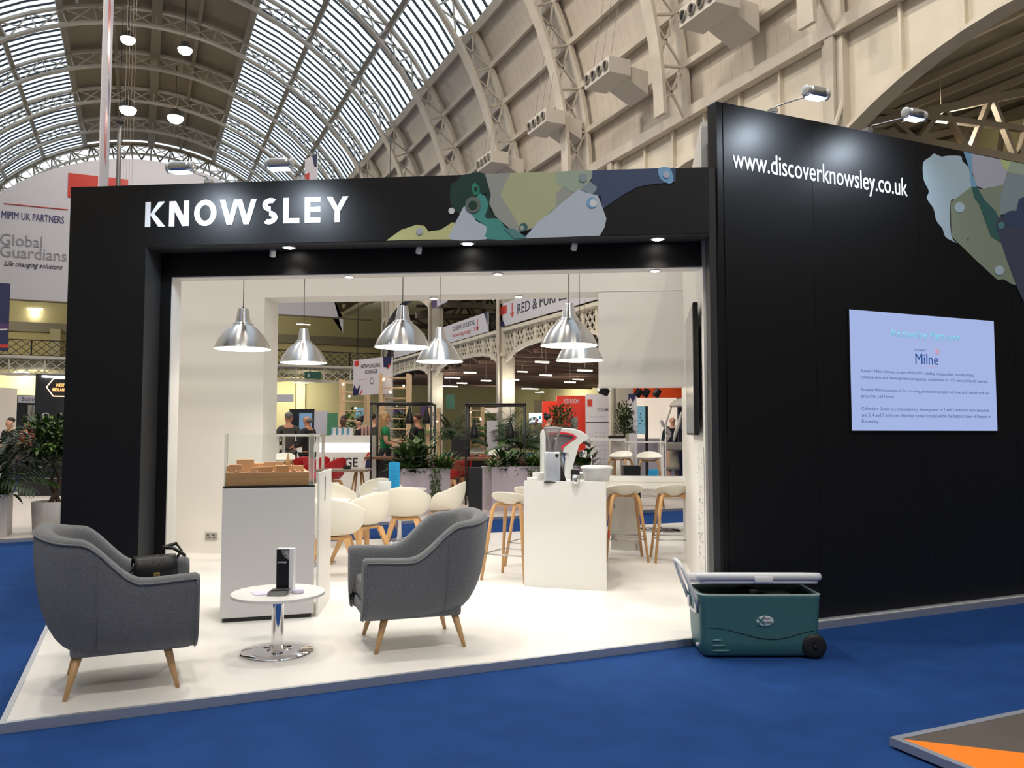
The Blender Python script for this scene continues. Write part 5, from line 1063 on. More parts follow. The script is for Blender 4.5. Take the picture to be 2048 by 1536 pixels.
planter('long lilac white planter box across the aisle, left of the dark bench', 4.45, 5.42, 14.9, 15.4, .86, LIL)
planter('long lilac white planter box across the aisle, behind the coffee counter', 6.28, 8.9, 14.9, 15.45, .86, LIL)
pz = .86
plant('dark broad leaved plant in the left lilac planter', (4.72, 15.1, pz), 'bush', (.36, .2, .58), 260, .22, .10)
plant('bright green fern at the right end of the left lilac planter', (5.35, 15.05, pz), 'grass', (.3, .2, .34), 320, .46, .02, (G3, G2))
plant('trailing plant hanging over the front of the left lilac planter', (5.12, 14.86, pz + .03), 'trail', (.10, .03, .55), 130, .05, .03, (G4, G2))
plant('small fresh green plant at the left end of the left lilac planter', (4.5, 15.0, pz), 'bush', (.14, .14, .18), 60, .10, .06, (G3, G2))
plant('striped spider plant at the left corner of the right lilac planter', (6.4, 15.02, pz), 'grass', (.12, .12, .2), 70, .36, .035, (G5, G2))
plant('dark leafy plant in the right lilac planter under the black frame', (6.75, 15.15, pz), 'bush', (.36, .2, .40), 260, .18, .08)
plant('light green fern in the right lilac planter beside the espresso machine', (7.3, 15.1, pz), 'grass', (.30, .2, .34), 320, .46, .02, (G3, G2))
plant('small leaved plant trailing down the right lilac planter', (7.12, 14.86, pz), 'trail', (.09, .03, .38), 90, .045, .03, (G4, G5))
plant('lush green climber behind the ice tub on the coffee counter', (8.35, 15.05, pz), 'bush', (.42, .22, .40), 190, .18, .11, (G2, G1, G3))
plant('tall white flowered leafy plant over the left lilac planter', (4.95, 15.2, pz + .1), 'bush', (.26, .15, .62), 90, .24, .10, (G2, G5))
# palms, trees further back
for u, d, h, lab, n, L_ in ((905, 21.5, 1.3, 'dark palm left of the dark bench', 26, 1.0), (1010, 22.6, 1.3, 'tall palm inside the right black frame', 28, 1.15), (968, 24, 1.2, 'drooping dark palm behind the right black frame', 22, 1.0), (1042, 20.6, 1.1, 'broad dark palm behind the fern planter', 30, .95), (800, 22, 1.0, 'leafy plant between the two standing people', 14, .7), (690, 26, 1.1, 'plant with warm bulbs behind the bar', 14, .7)):
    P = gd(u, d); plant(lab, P, 'palm', n=n, L_=L_, w_=.05, mats_=(G1, G2), stem=h, name='potted_palm', trunk=[(0, 0, .3), (.02, 0, h * .6), (0, 0, h + .05)])
    b = MB(); b.lathe([(.2, 0), (.26, .45), (.24, .45), (.23, .40), (.01, .40)], 20); o = b.build('plant_pot', PW2); o.location = P; tag(o, 'pot holding the ' + lab, 'pot')
def tree(label, P, h, R, n, mats_, L_=.10, w_=.035, pot=.45):
    t = plant(label, P, 'bush', R, n, L_, w_, mats_, 'potted_tree', stem=h - R[2] * .75, cat='tree', trunk=[(0, 0, .3), (.03, .02, h * .4), (-.02, 0, h * .6), (0, 0, h * .9)])
    b = MB(); b.lathe([(.22, 0), (.27, pot), (.25, pot), (.24, pot - .05), (.01, pot - .05)], 24); o = b.build('plant_pot', PW2); o.location = P; tag(o, 'pot holding the ' + label, 'pot')
tree('grey green olive tree in front of the programme board', gd(1250, 22), 2.25, (.30, .30, 1.0), 1300, (G4, G4, G2), .10, .04, .9)
tree('bushy tree in front of the red room wall, browned at the top', gd(1122, 26), 2.35, (.55, .5, .9), 1100, (G4, G2, mat('leaf_brown', hexc('6d4a25'), .6)), .12, .05)
tree('leafy fig tree by the woman in green', gd(806, 24.4), 2.1, (.35, .3, .9), 420, (G2, G1), .14, .07)
tree('leafy plant behind the bar staff', gd(706, 27), 2.2, (.4, .3, .8), 200, (G2, G3), .14, .07)
# planters on the left
t = planter('square white planter at the left picture edge', -2.35, -1.72, 14.15, 14.75, .62, PW2)
plant('lush green leafy plant in the square white planter at the left edge', (-2.05, 14.45, .64), 'bush', (.42, .3, .75), 330, .30, .07, (G1, G2, G3)); plant('arching palm fronds above the square white planter', (-2.15, 14.5, .7), 'palm', n=14, L_=1.15, w_=.04, mats_=(G1, G2), name='palm_fronds')
P = Vector((-1.17, 14.62, .05)); t = thing('round_pot', 'round white pot with the twisted trunk tree, left of the black column', 'pot', P); b = MB(); b.lathe([(.24, 0), (.27, .02), (.30, .47), (.285, .475), (.27, .45), (.26, .40), (.01, .40)], 40); b.build('pot_body', PW2, t); b = MB(); b.lathe([(.262, .38), (.262, .405), (.01, .41)], 30); b.build('soil', SOIL, t)
t = thing('twisted_tree', 'small tree with a braided trunk and round dark crown in the round white pot', 'tree', P + Vector((0, 0, .40)))
for ph in (0, PI):
    b = MB(); b.tube([(.055 * math.cos(ph + z * 9) + .02, .055 * math.sin(ph + z * 9), z) for z in [i * .05 for i in range(15)]], [.038 - .0012 * i for i in range(15)], 8); b.build('twisted_trunk', BARK, t)
b = MB(); rr = random.Random(5); bushy(b, (0, 0, .86), (.60, .55, .66), 2000, .10, .05, 3, .2, rr); bushy(b, (0, 0, .88), (.58, .52, -.42), 1100, .10, .05, 2, .0, rr); b.build('foliage', [G1, G2, G3], t)
b = MB(); [b.tube([(0, 0, .68), (.25 * math.cos(a), .25 * math.sin(a), 1.0), (.42 * math.cos(a), .42 * math.sin(a), 1.25)], [.02, .012, .005], 5) for a in (0, 1.3, 2.5, 3.8, 5.1)]; b.build('branches', BARK, t)

# ------------------------------------------------------------------ booths and screens
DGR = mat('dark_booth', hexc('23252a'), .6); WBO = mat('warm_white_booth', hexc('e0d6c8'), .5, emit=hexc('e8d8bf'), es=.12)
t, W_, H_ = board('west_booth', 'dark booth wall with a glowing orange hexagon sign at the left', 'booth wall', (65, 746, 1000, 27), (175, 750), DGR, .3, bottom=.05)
NEO = mat('orange_neon', (1, .45, .15), emit=(1, .42, .14), es=2.2); NEW = mat('warm_neon', (1, .8, .6), emit=(1, .72, .45), es=2)
def wx(u): return (u - 65) / 110 * W_
hc = (wx(112), H_ * .90 - .0); hr = .36
zc_ = dep(110, 773, 27).z - .05
pts = [(wx(112) + .40 * math.cos(a * PI / 3), -.03, zc_ + .34 * math.sin(a * PI / 3)) for a in range(6)]
b = MB(); b.tube(pts, .018, 6, closed=True); b.build('hexagon_outline', NEW, t)
text('writing', 'WEST', (wx(103), -.01, zc_ + .02), (1, 0, 0), (0, 0, 1), NEO, t, w=.26, h=.11, off=.01, ext=.01); text('writing', 'MIDLANDS', (wx(97), -.01, zc_ - .13), (1, 0, 0), (0, 0, 1), NEO, t, w=.46, h=.11, off=.01, ext=.01)
b = MB(); b.box(wx(75), wx(130), -.06, -.02, H_ - .12, H_ - .06); b.build('light_strip', TUBE, t)
b = MB(); b.m = Matrix.Translation((wx(85), -.01, dep(86, 832, 27).z - .05)) @ Matrix.Rotation(PI / 2, 4, 'X'); b.lathe([(.085, 0), (.115, 0), (.115, .02), (.085, .02)], 24, caps=False); b.build('round_emblem', SIGNW, t)
t, W_, H_ = board('white_booth', 'warm white booth at the left picture edge', 'booth wall', (-60, 772, 1000, 25), (27, 776), WBO, .3, bottom=.05)
t, W_, H_ = board('business_booth', 'dark booth with a white fascia sign and striped curtain, far left', 'booth wall', (28, 789, 1000, 29), (66, 790), DGR, .2, bottom=.05)
rect(t, 'fascia', 0, W_, H_ - .28, H_ - .02, SIGNW, -.05, .05); text('writing', 'Business', (W_ * .22, -.052, H_ - .22), (1, 0, 0), (0, 0, 1), INKD, t, w=W_ * .8, h=.15); b = MB()
for i in range(7): b.box(W_ * .55 + i * .045, W_ * .55 + i * .045 + .028, -.05 - .02 * (i % 2), -.03, H_ - 1.2, H_ - .35)
b.build('striped_curtain', mat('curtain', hexc('b9b2a6'), .8), t)
t, W_, H_ = board('black_counter', 'low black counter behind the left potted plants', 'counter', (34, 958, 1018, 20), (240, 958), DGR, .5, dR=20, bottom=.05)
BLP = mat('blue_poster', hexc('7fa0bb'), .4, emit=hexc('6f93b5'), es=.35); TEP = mat('teal_screen', hexc('6e9aaa'), .4, emit=hexc('5f8fa0'), es=.45); GRP = mat('green_poster', hexc('4f8a63'), .5)
for lab, L_, R_, m, d in (('dark grey booth wall behind the bald man', (578, 818, 870, 36), (628, 818), DGR, 36), ('pale blue poster on the dark booth behind the bald man', (598, 826, 862, 35.5), (623, 826), BLP, 35.5), ('white booth header at the left edge of the rear opening', (552, 789, 804, 34), (586, 789), SIGNW, 34), ('pink white partition with small print behind the bar', (628, 822, 872, 33), (656, 822), SIGNW, 33), ('green and white poster behind the bar', (654, 826, 866, 32), (674, 826), GRP, 32), ('blue screen behind the wooden ladder', (711, 815, 846, 32), (733, 815), TEP, 32), ('dark purple poster behind the man in black', (841, 813, 834, 30), (860, 813), PURP, 30), ('dark purple poster above the woman in green', (787, 817, 829, 30), (806, 817), PURP, 30), ('bright screen with blue and pink figures left of the red wall', (1058, 826, 846, 33), (1085, 826), mat('bright_screen', (.8, .85, .9), emit=(.55, .66, .85), es=.8), 33), ('white machine standing behind the right black frame', (973, 841, 900, 22), (996, 841), SIGNW, 22), ('maroon booth header with warm glow right of the palms', (962, 816, 826, 30), (996, 816), WBO, 30), ('low grey green wall display at the far back', (1068, 800, 870, 38), (1090, 800), GALL, 38)):
    board('booth_panel', lab, 'panel', L_, R_, m, .08, dR=d, bottom=None if ('purple' in lab or 'header' in lab or 'screen' in lab or 'blue poster' in lab) else .05)
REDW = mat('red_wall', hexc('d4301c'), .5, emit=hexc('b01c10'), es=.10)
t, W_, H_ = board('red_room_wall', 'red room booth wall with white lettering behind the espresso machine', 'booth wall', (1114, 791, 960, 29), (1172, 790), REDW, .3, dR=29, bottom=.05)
onb(t, 'RED ROOM', W_ * .24, H_ - .27, W_ * .52, .16, SIGNW, .01); rect(t, 'doorway', W_ * .48, W_ * .72, 0, H_ - .75, mat('door_grey', hexc('7f8a82'), .5))
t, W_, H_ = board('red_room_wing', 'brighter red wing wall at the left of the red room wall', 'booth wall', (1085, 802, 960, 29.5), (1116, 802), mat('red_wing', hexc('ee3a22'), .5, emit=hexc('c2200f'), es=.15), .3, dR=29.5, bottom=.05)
t, W_, H_ = board('programme_board', 'pale grey programme board beside the red wall', 'sign board', (1172, 788, 960, 28), (1222, 786), SIGNW, .1, dR=28, bottom=.05)
rect(t, 'red_square', W_ * .07, W_ * .27, H_ - .42, H_ - .17, RED); onb(t, 'PROGRAMME', W_ * .47, H_ - .58, W_ * .48, .12, GREYT, .01); onb(t, 'Thursday - 11.10.19', W_ * .2, H_ - .80, W_ * .55, .06, GREYT); rect(t, 'black_rule', 0, W_, H_ - .97, H_ - .94, INKD)
for i in range(7):
    for j in range(3): rect(t, 'programme_entry', W_ * (.36 + .17 * j), W_ * (.36 + .17 * j) + .08, H_ - 1.3 - i * .15, H_ - 1.285 - i * .15, GREYT)
b = MB(); b.rbox(-.16, .16, -.12, .12, -.1, .1, .03); o = b.build('stage_lantern', DARKP); o.location = dep(1206, 781, 24); o.rotation_euler = (.5, .3, 0); tag(o, 'black stage lantern under the white hanging box', 'lantern')
Pq = dep(1062, 846, 32.9)
for dx, dz, mm in ((.12, .18, NAVYB), (.25, .12, PURP), (.36, .22, MATS['cyan_brochure']), (.2, .05, RED)):
    b = MB(); b.ball((0, 0, 0), (.045, .01, .07), 10, 6); o = b.build('screen_figure', mm); o.location = Pq + RGT * dx + Vector((0, 0, dz)); o.rotation_euler = (0, 0, -YAW); tag(o, 'small coloured figure shown on the bright screen left of the red wall', 'picture', 'coloured figures on the bright screen')
# what shows through the right opening
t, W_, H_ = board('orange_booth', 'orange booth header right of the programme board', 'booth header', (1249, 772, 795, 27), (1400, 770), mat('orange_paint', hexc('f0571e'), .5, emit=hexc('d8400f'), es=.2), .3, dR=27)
for u in (1278, 1293, 1315):
    b = MB(); b.rbox(-.08, .08, -.1, .1, -.16, .1, .02); o = b.build('track_spot', DARKP); o.location = dep(u, 784, 26.2); o.rotation_euler = (.4, .4, 0); tag(o, 'black spotlight clamped under the orange header', 'spotlight', 'spotlights on the orange header')
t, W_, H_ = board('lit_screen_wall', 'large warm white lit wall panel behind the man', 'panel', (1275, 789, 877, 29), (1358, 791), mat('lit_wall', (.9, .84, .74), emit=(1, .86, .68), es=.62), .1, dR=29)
t, W_, H_ = board('lit_wall_base', 'grey low wall below the lit white panel', 'panel', (1275, 877, 940, 29), (1400, 877), SIGNW, .1, dR=29, bottom=.05)
t, W_, H_ = board('blue_pillar', 'dark blue pillar at the right behind the man', 'pillar', (1358, 781, 960, 28.5), (1420, 781), NAVYB, .2, dR=28.5, bottom=.05)
t, W_, H_ = board('flash_banner', 'white banner with red and blue jagged flashes beside the olive tree', 'banner', (1249, 787, 940, 26), (1275, 787), SIGNW, .05, dR=26, bottom=.05)
polyp(t, 'red_flash', [(0, H_ - .02), (.2, H_ - .05), (.18, H_ - .2), (.0, H_ - .3)], RED); polyp(t, 'blue_flash', [(.05, H_), (W_, H_), (W_ * .7, H_ - .3), (W_ * .5, H_ - .12), (W_ * .3, H_ - .22)], NAVYB, -.006)
t, W_, H_ = board('information_screen', 'tall blue grey information screen on a black stand', 'screen', (1275, 812, 868, 24), (1291, 812), TEP, .08, dR=24); b = MB(); b.box(W_, W_ + .08, 0, .12, -1.5, H_); b.build('stand', DARKP, t)
rr = random.Random(8)
for i in range(6): b = MB(); b.m = Matrix.Translation((rr.uniform(.06, .2), -.004, rr.uniform(.2, .6))) @ Matrix.Rotation(PI / 2, 4, 'X'); b.lathe([(.018, 0), (.018, .003)], 8); b.build('map_dot', NAVYB, t)
# white high tables beyond the aisle
def hightable(lab, u0, u1, v, d, th=.05, dpt=.6):
    z = dep(u0, v, d).z; a, c = gd(u0, d), gd(u1, d); x = c - a; t = thing('high_table', lab, 'table', a, math.atan2(x.y, x.x)); L_ = x.length
    b = MB(); b.box(0, L_, 0, dpt, z - th - .05, z - .05); b.build('tabletop', WHITEG, t)
    for x_, y_ in ((.03, .05), (L_ - .08, .05), (.03, dpt - .1), (L_ - .08, dpt - .1)): b = MB(); b.box(x_, x_ + .05, y_, y_ + .05, 0, z - th - .05); b.build('leg', WHITEG, t)
hightable('long white high table right of the espresso machine, before the programme board', 1180, 1252, 877, 20, .06); hightable('white high table between the olive tree and the man', 1254, 1330, 883, 19, .03)
hightable('white high table at the right black frame', 1030, 1082, 874, 21, .04)
hightable('long white high table behind the glass case', 548, 640, 868, 16.5, .05)
b = MB(); b.box(0, .5, 0, .3, 0, .35); o = b.build('drawer_box', PW2); o.location = gd(1226, 19.9, 1.0); o.rotation_euler = (0, 0, -YAW); tag(o, 'small white box with a slot under the long white high table', 'box')
b = MB(); b.box(-.18, .18, -.1, .1, 0, .07); o = b.build('black_tray', DARKP); o.location = gd(1232, 19.7, dep(1232, 877, 20).z + .002); o.rotation_euler = (0, 0, -YAW); tag(o, 'small black tray standing on the long white high table', 'tray')
for u, d, rz, lab in ((1240, 17.6, 150, 'white lounge stool below the long high table'), (1298, 17.0, 170, 'white lounge stool left of the man across the aisle'), (1000, 19.0, 200, 'white lounge stool inside the right black frame'), (950, 21.4, 170, 'white lounge stool behind the dark bench'), (563, 15.8, 180, 'white lounge stool seen through the glass case')):
    o = copy_tree(ps, None, gd(u, d), cam_dir(rz), lab); o.scale = (1.22, 1.22, 1.28); o['group'] = 'white lounge stools across the aisle'
t, W_, H_ = board('black_crate', 'low black crate on the aisle behind the ice tub', 'crate', (1248, 932, 951, 16), (1281, 932), DARKP, .4, dR=16, bottom=.05)
t = pedestal('round_table', 'low round white table behind the bar stools with a blue brochure box', Vector((7.45, 10.95, .05)), .42, .735, .34, .03)
brochure(Vector((7.33, 10.9, .786)), -YAW - .3, .15, .22, 'small bright blue brochure box on the table behind the bar stools')
b = MB(); b.box(-.11, .11, -.06, .06, 0, .07); o = b.build('white_card_box', WHITE); o.location = (7.72, 10.95, .786); o.rotation_euler = (0, 0, -YAW); tag(o, 'white card box on the table behind the bar stools', 'box')
# dark benches with black tube frames
BT = mat('black_tube', (.01, .01, .011), .4); WAL = mat('walnut', hexc('6b4a34'), .5)
def frame_bench(lab, u0, u1, d, zt, ztab, dpt=.9, back=0):
    a, c = gd(u0, d), gd(u1, d); x = c - a; L_ = x.length; t = thing('frame_bench', lab, 'bench table', a, math.atan2(x.y, x.x), None)
    for x_ in (0, L_):
        for y_ in (0, dpt): b = MB(); b.tube([(x_, y_, 0), (x_, y_, zt)], .022, 8); b.ball((x_, y_, zt), .035, 8, 6); b.ball((x_, y_, zt * .55), .032, 8, 6); b.build('upright', BT, t)
    for y_ in (0, dpt): b = MB(); b.tube([(0, y_, zt), (L_, y_, zt)], .022, 8); b.build('top_rail', BT, t)
    for x_ in (0, L_): b = MB(); b.tube([(x_, 0, zt), (x_, dpt, zt)], .022, 8); b.build('side_rail', BT, t)
    b = MB(); b.box(-.15, L_ + .1, .04, dpt - .04, ztab - .05, ztab); b.build('tabletop', WAL, t)
    b = MB(); b.box(.1, L_ - .1, dpt * .45, dpt * .55, 0, ztab - .05); b.build('base_panel', DGR, t)
    for x_ in ((.60, .89) if back == 0 else (.12, .75)):
        b = MB(); X_ = L_ * x_; zz_ = 1.62 if back else 1.95
        b.tube([(X_, dpt * .5, zt), (X_, dpt * .5, zz_)], .006, 4); b.lathe([(.02, .18), (.03, .12), (.10, -.12), (.11, -.2), (.09, -.22)], 16, c=(X_, dpt * .5, zz_), caps=False); b.build('wicker_pendant', BT, t)
    return t
frame_bench('dark high bench with a black tube frame, around the standing pair', 742, 862, 18.5, 2.18, .98)
frame_bench('dark high bench with a black tube frame, left of the espresso machine', 932, 1050, 17.6, 2.13, .98, 1.1, 1)
t, W_, H_ = board('room_divider', 'dark grey panel standing left of the right lilac planter', 'panel', (937, 936, 1022, 15.6), (963, 936), DGR, .4, dR=15.6, bottom=.05)
# pine ladders
def ladder(lab, u0, u1, vt, d, rungs, zb=.05, dp=.5):
    a, c = gd(u0, d), gd(u1, d); x = c - a; L_ = x.length; zt = dep(u0, vt, d).z - .05; t = thing('pine_ladder_rack', lab, 'rack', a, math.atan2(x.y, x.x), None)
    for x_ in (0, L_ - .09):
        for y_ in (0, dp): b = MB(); b.box(x_, x_ + .09, y_, y_ + .06, 0, zt); b.build('post', PINE, t)
    for i in range(rungs):
        z = zt - .12 - i * (zt - .6) / rungs
        for y_ in (.03, dp + .03): b = MB(); b.tube([(.05, y_, z), (L_ - .05, y_, z)], .014, 6); b.build('rung', PINE, t)
    for i in range(4):
        b = MB(); b.ball((L_ * (.15 + .22 * i), .02, zt - .17 - .18 * ((i * 7) % 5)), .028, 8, 6); b.build('bulb', BUL, t)
    return t
ladder('pine ladder rack with warm bulbs, left of the networking sign', 677, 733, 757, 25, 9); ladder('tall pine ladder rack with warm bulbs in front of the networking sign', 757, 818, 746, 23, 9)
ladder('slim pine shelf rack right of the man in black', 852, 880, 815, 21, 9, dp=.3); ladder('slim pine shelf rack inside the right black frame', 935, 968, 812, 22, 9, dp=.3)
# the lounge bar
t, W_, H_ = board('lounge_bar', 'white lounge bar with a light band and dark lettering', 'bar', (560, 871, 1000, 21), (742, 871), WHITEG, .7, dR=21, bottom=.05)
b = MB(); b.box(W_ * .40, W_, -.02, 0, H_ - .42, H_ - .20); b.build('light_band', mat('band_glow', (1, 1, 1), emit=(1, .97, .9), es=1.3), t)
text('lettering', 'LOUNGE', (W_ * .36, -.004, H_ - .80), (1, 0, 0), (0, 0, 1), INKD, t, w=W_ * .49, h=.24, off=.015, ext=.004)
polyp(t, 'blue_flash', [(W_ * .93, H_ - .85), (W_ * 1.0, H_ - .85), (W_ * 1.0, H_ - .45), (W_ * .94, H_ - .65)], NAVYB); polyp(t, 'red_flash', [(W_ * .91, H_ - .7), (W_ * .96, H_ - .42), (W_, H_ - .42), (W_ * .94, H_ - .6)], RED, -.006)
zb = dep(600, 871, 21).z
rr = random.Random(2)
for i in range(4):
    b = MB(); b.box(-.06, .06, -.06, .06, 0, .20); b.cur = 1; b.box(-.062, -.02, -.062, .062, .02, .18); o = b.build('striped_carton', [SIGNW, mat('teal_stripe', hexc('4f93a6'), .5)]); o.location = gd(668 + i * 11, 21.3, zb + .002); o.rotation_euler = (0, 0, -YAW); tag(o, 'white and teal striped carton in the row on the lounge bar', 'carton', 'striped cartons on the lounge bar')
for i in range(3):
    b = MB(); b.lathe([(.03, 0), (.035, .2), (.02, .26)], 12); o = b.build('bottle', mat('pink_bottle', hexc('b58f86'), .3)); o.location = gd(725 + i * 7, 21.3, zb + .002); tag(o, 'pinkish bottle at the right end of the lounge bar', 'bottle', 'bottles on the lounge bar')
# trestle table with a black tin
a = gd(636, 16.5); t = thing('trestle_table', 'grey brown table on splayed wooden trestles before the lounge bar', 'table', a, -YAW); zt2 = dep(640, 938, 16.5).z - .05
b = MB(); b.box(0, 1.02, -.35, .35, zt2 - .04, zt2); b.build('tabletop', mat('grey_wood', hexc('8a7a6c'), .5), t)
for x_ in (.2, .82):
    for y_ in (-.28, .28): b = MB(); b.tube([(x_ - .05, y_ * .3, zt2 - .05), (x_ - .16, y_, 0)], .02, 6); b.tube([(x_ + .05, y_ * .3, zt2 - .05), (x_ + .16, y_, 0)], .02, 6); b.build('trestle', OAK, t)
b = MB(); b.box(-.07, .07, -.05, .05, 0, .06); o = b.build('black_tin', DARKP); o.location = gd(695, 16.5, zt2 + .052); o.rotation_euler = (0, 0, -YAW); tag(o, 'black tin on the trestle table', 'tin')
# red shell chairs of the lounge
REDC = mat('red_plastic', hexc('b3232b'), .4)
def red_copy(loc, rz, lab, first=[None]):
    if first[0] is None:
        r = copy_tree(pr, None, loc, rz, lab); r.name = 'red_shell_chair'
        for c in r.children:
            if c.name.startswith('shell'): c.data = c.data.copy(); c.data.materials[0] = REDC
        first[0] = r
    else: r = copy_tree(first[0], None, loc, rz, lab)
    r['group'] = 'red shell chairs in the lounge'; r.scale = (1.0, 1.0, 1.24); return r
for u, d, rz, lab in ((612, 18, 200, 'red shell chair seen through the glass case, right one'), (578, 18.2, 30, 'red shell chair seen through the glass case, left one'), (632, 18.0, 150, 'red shell chair at the left of the trestle table'), (664, 17.8, 60, 'red shell chair turned sideways before the bar lettering'), (897, 18.2, 0, 'red shell chair seen from behind at the dark bench'), (924, 19.3, 60, 'red shell chair behind the dark bench, beside a white stool'), (1062, 19.3, 250, 'red shell chair behind the fern planter'), (968, 19.5, 0, 'red shell chair between the uprights of the right frame')):
    red_copy(gd(u, d), cam_dir(rz), lab)
t, W_, H_ = board('grey_sofa', 'dark grey sofa back behind the dark bench', 'sofa', (903, 878, 905, 20), (935, 878), DGR, .6, dR=20, bottom=.05)
# folding display frame by the man
a = gd(1321, 21.5); t = thing('cross_rack', 'white folding rack with crossed cloth panels left of the man', 'rack', a, -YAW); zr = dep(1321, 841, 21.5).z - .05
for x_ in (0, .13): b = MB(); b.tube([(x_, 0, 0), (x_, 0, zr)], .012, 6); b.build('upright', WHITE, t)
b = MB(); b.bar((0, 0, zr), (.25, 0, zr - .35), .09, .01, up=(0, 1, 0)); b.bar((.25, 0, zr - .35), (0, 0, zr - .7), .09, .01, up=(0, 1, 0)); b.build('crossed_cloth', mat('grey_cloth', hexc('9d9598'), .7), t)
for z in (.6, 1.1): b = MB(); b.tube([(0, 0, z), (.13, 0, z)], .01, 6); b.build('rung', WHITE, t)
# ================================================================== PEOPLE
SK1 = mat('skin_fair', hexc('c99a80'), .55); SK2 = mat('skin_ruddy', hexc('bf8468'), .55); SK3 = mat('skin_brown', hexc('5d3f30'), .55)
EYEM = mat('eye_dark', (.02, .015, .012), .3); LIP = mat('lip', hexc('9a5a50'), .5)
def skin(name, V, E, m, parent, sub=1):
    keys = list(V); ix = {k_: i for i, k_ in enumerate(keys)}
    me = D.meshes.new(name); me.from_pydata([V[k_][0] for k_ in keys], [(ix[a], ix[c]) for a, c in E], []); me.materials.append(m)
    o = D.objects.new(name, me); COL.objects.link(o); o.parent = parent
    md = o.modifiers.new('skin', 'SKIN'); md.use_smooth_shade = True
    if not me.skin_vertices: bpy.context.view_layer.objects.active = o
    lay = me.skin_vertices[0].data if me.skin_vertices else None
    for k_ in keys:
        r = V[k_][1]; r = r if isinstance(r, tuple) else (r, r)
        lay[ix[k_]].radius = r; lay[ix[k_]].use_root = (k_ == keys[0])
    s = o.modifiers.new('smooth', 'SUBSURF'); s.levels = sub; s.render_levels = sub
    return o
def person(label, loc, rz, H, skinm, top, bottom, hairm, arms=('hang', 'hang'), sleeve='long', hair='short', lower='trousers', shoe=None, lean=0, legs='stand', turn=0):
    t = thing('person', label, 'person', loc, rz); s = H / 1.75; t.scale = (s, s, s)
    J = {'pelvis': ((0, 0, .96), (.10, .08)), 'waist': ((0, 0, 1.10), (.09, .07)), 'chest': ((0, 0, 1.30), (.135, .10)), 'collar': ((0, -.005, 1.43), (.09, .07)), 'neck': ((0, .0, 1.51), .052)}
    hx = Matrix.Rotation(turn, 3, 'Z')
    def hd(x, y, z): v = hx @ Vector((x, y, 0)); return (v.x, v.y + .01, z)
    J.update({'jaw': (hd(0, .025, 1.575), (.062, .062)), 'face': (hd(0, .015, 1.645), (.076, .088)), 'crown': (hd(0, -.01, 1.715), (.060, .072)), 'nose': (hd(0, .118, 1.635), .012), 'ear_l': (hd(.085, 0, 1.64), .014), 'ear_r': (hd(-.085, 0, 1.64), .014)})
    E = [('pelvis', 'waist'), ('waist', 'chest'), ('chest', 'collar'), ('collar', 'neck'), ('neck', 'jaw'), ('jaw', 'face'), ('face', 'crown'), ('face', 'nose'), ('face', 'ear_l'), ('face', 'ear_r')]
    arm = {}
    for sd, pose in zip((1, -1), arms):
        sh = Vector((sd * .185, 0, 1.41))
        if pose == 'hang': el, wr = Vector((sd * .235, -.02, 1.13)), Vector((sd * .24, .05, .89))
        elif pose == 'front': el, wr = Vector((sd * .225, .02, 1.14)), Vector((sd * .12, .25, 1.10))
        elif pose == 'clasp': el, wr = Vector((sd * .25, .03, 1.14)), Vector((sd * .07, .20, 1.02))
        elif pose == 'up': el, wr = Vector((sd * .26, .06, 1.18)), Vector((sd * .10, .17, 1.42))
        elif pose == 'reach': el, wr = Vector((sd * .23, .10, 1.18)), Vector((sd * .17, .36, 1.14))
        q = 'l' if sd > 0 else 'r'; J['sh' + q] = (tuple(sh), .062); J['el' + q] = (tuple(el), .043); J['wr' + q] = (tuple(wr), .029)
        d = (wr - el).normalized(); pm = wr + d * .055; J['pm' + q] = (tuple(pm), (.034, .02)); E += [('collar', 'sh' + q), ('sh' + q, 'el' + q), ('el' + q, 'wr' + q), ('wr' + q, 'pm' + q)]
        side = d.cross(Vector((0, 1, .2))); side = side.normalized() if side.length > .1 else Vector((1, 0, 0)); cur = Vector((0, .3, -.4))
        for f, (o_, L_) in enumerate(((-.027, .062), (-.009, .075), (.009, .072), (.027, .056))):
            a = pm + d * .03 + side * o_; m_ = a + d * L_ * .55 + cur * .01; e_ = m_ + d * L_ * .4 + cur * .03
            J['f%d%s' % (f, q)] = (tuple(m_), .0095); J['g%d%s' % (f, q)] = (tuple(e_), .008); E += [('pm' + q, 'f%d%s' % (f, q)), ('f%d%s' % (f, q), 'g%d%s' % (f, q))]
        th = wr + d * .03 - side * .05 * sd; J['th' + q] = (tuple(th), .011); J['tt' + q] = (tuple(th + d * .035), .009); E += [('wr' + q, 'th' + q), ('th' + q, 'tt' + q)]; arm[q] = (sh, el, wr)
    foot = {}
    for sd in (1, -1):
        q = 'l' if sd > 0 else 'r'; k = .06 * sd if legs == 'walk' else 0; cr = -.05 * sd if legs == 'cross' else 0
        J['hip' + q] = ((sd * .095, 0, .90), .085); J['kn' + q] = ((sd * .10 + cr * .5, .03 + k, .50), .058); J['ca' + q] = ((sd * .10 + cr, -.01 + k, .33), .052); J['an' + q] = ((sd * .10 + cr * 1.5, -.02 + k * 1.6, .09), .034); J['to' + q] = ((sd * .12 + cr * 1.5, .11 + k * 1.6, .03), (.04, .026))
        E += [('pelvis', 'hip' + q), ('hip' + q, 'kn' + q), ('kn' + q, 'ca' + q), ('ca' + q, 'an' + q), ('an' + q, 'to' + q)]; foot[q] = (J['an' + q][0], J['to' + q][0])
    skin('body', J, E, skinm, t)
    g = .016; T = {k_: (J[k_][0], tuple(r + g for r in J[k_][1])) for k_ in ('waist', 'chest', 'collar')}; T['hem'] = ((0, 0, .92), (.15, .125)); T['waist'] = ((0, 0, 1.10), (.135, .105)); TE = [('hem', 'waist'), ('waist', 'chest'), ('chest', 'collar')]
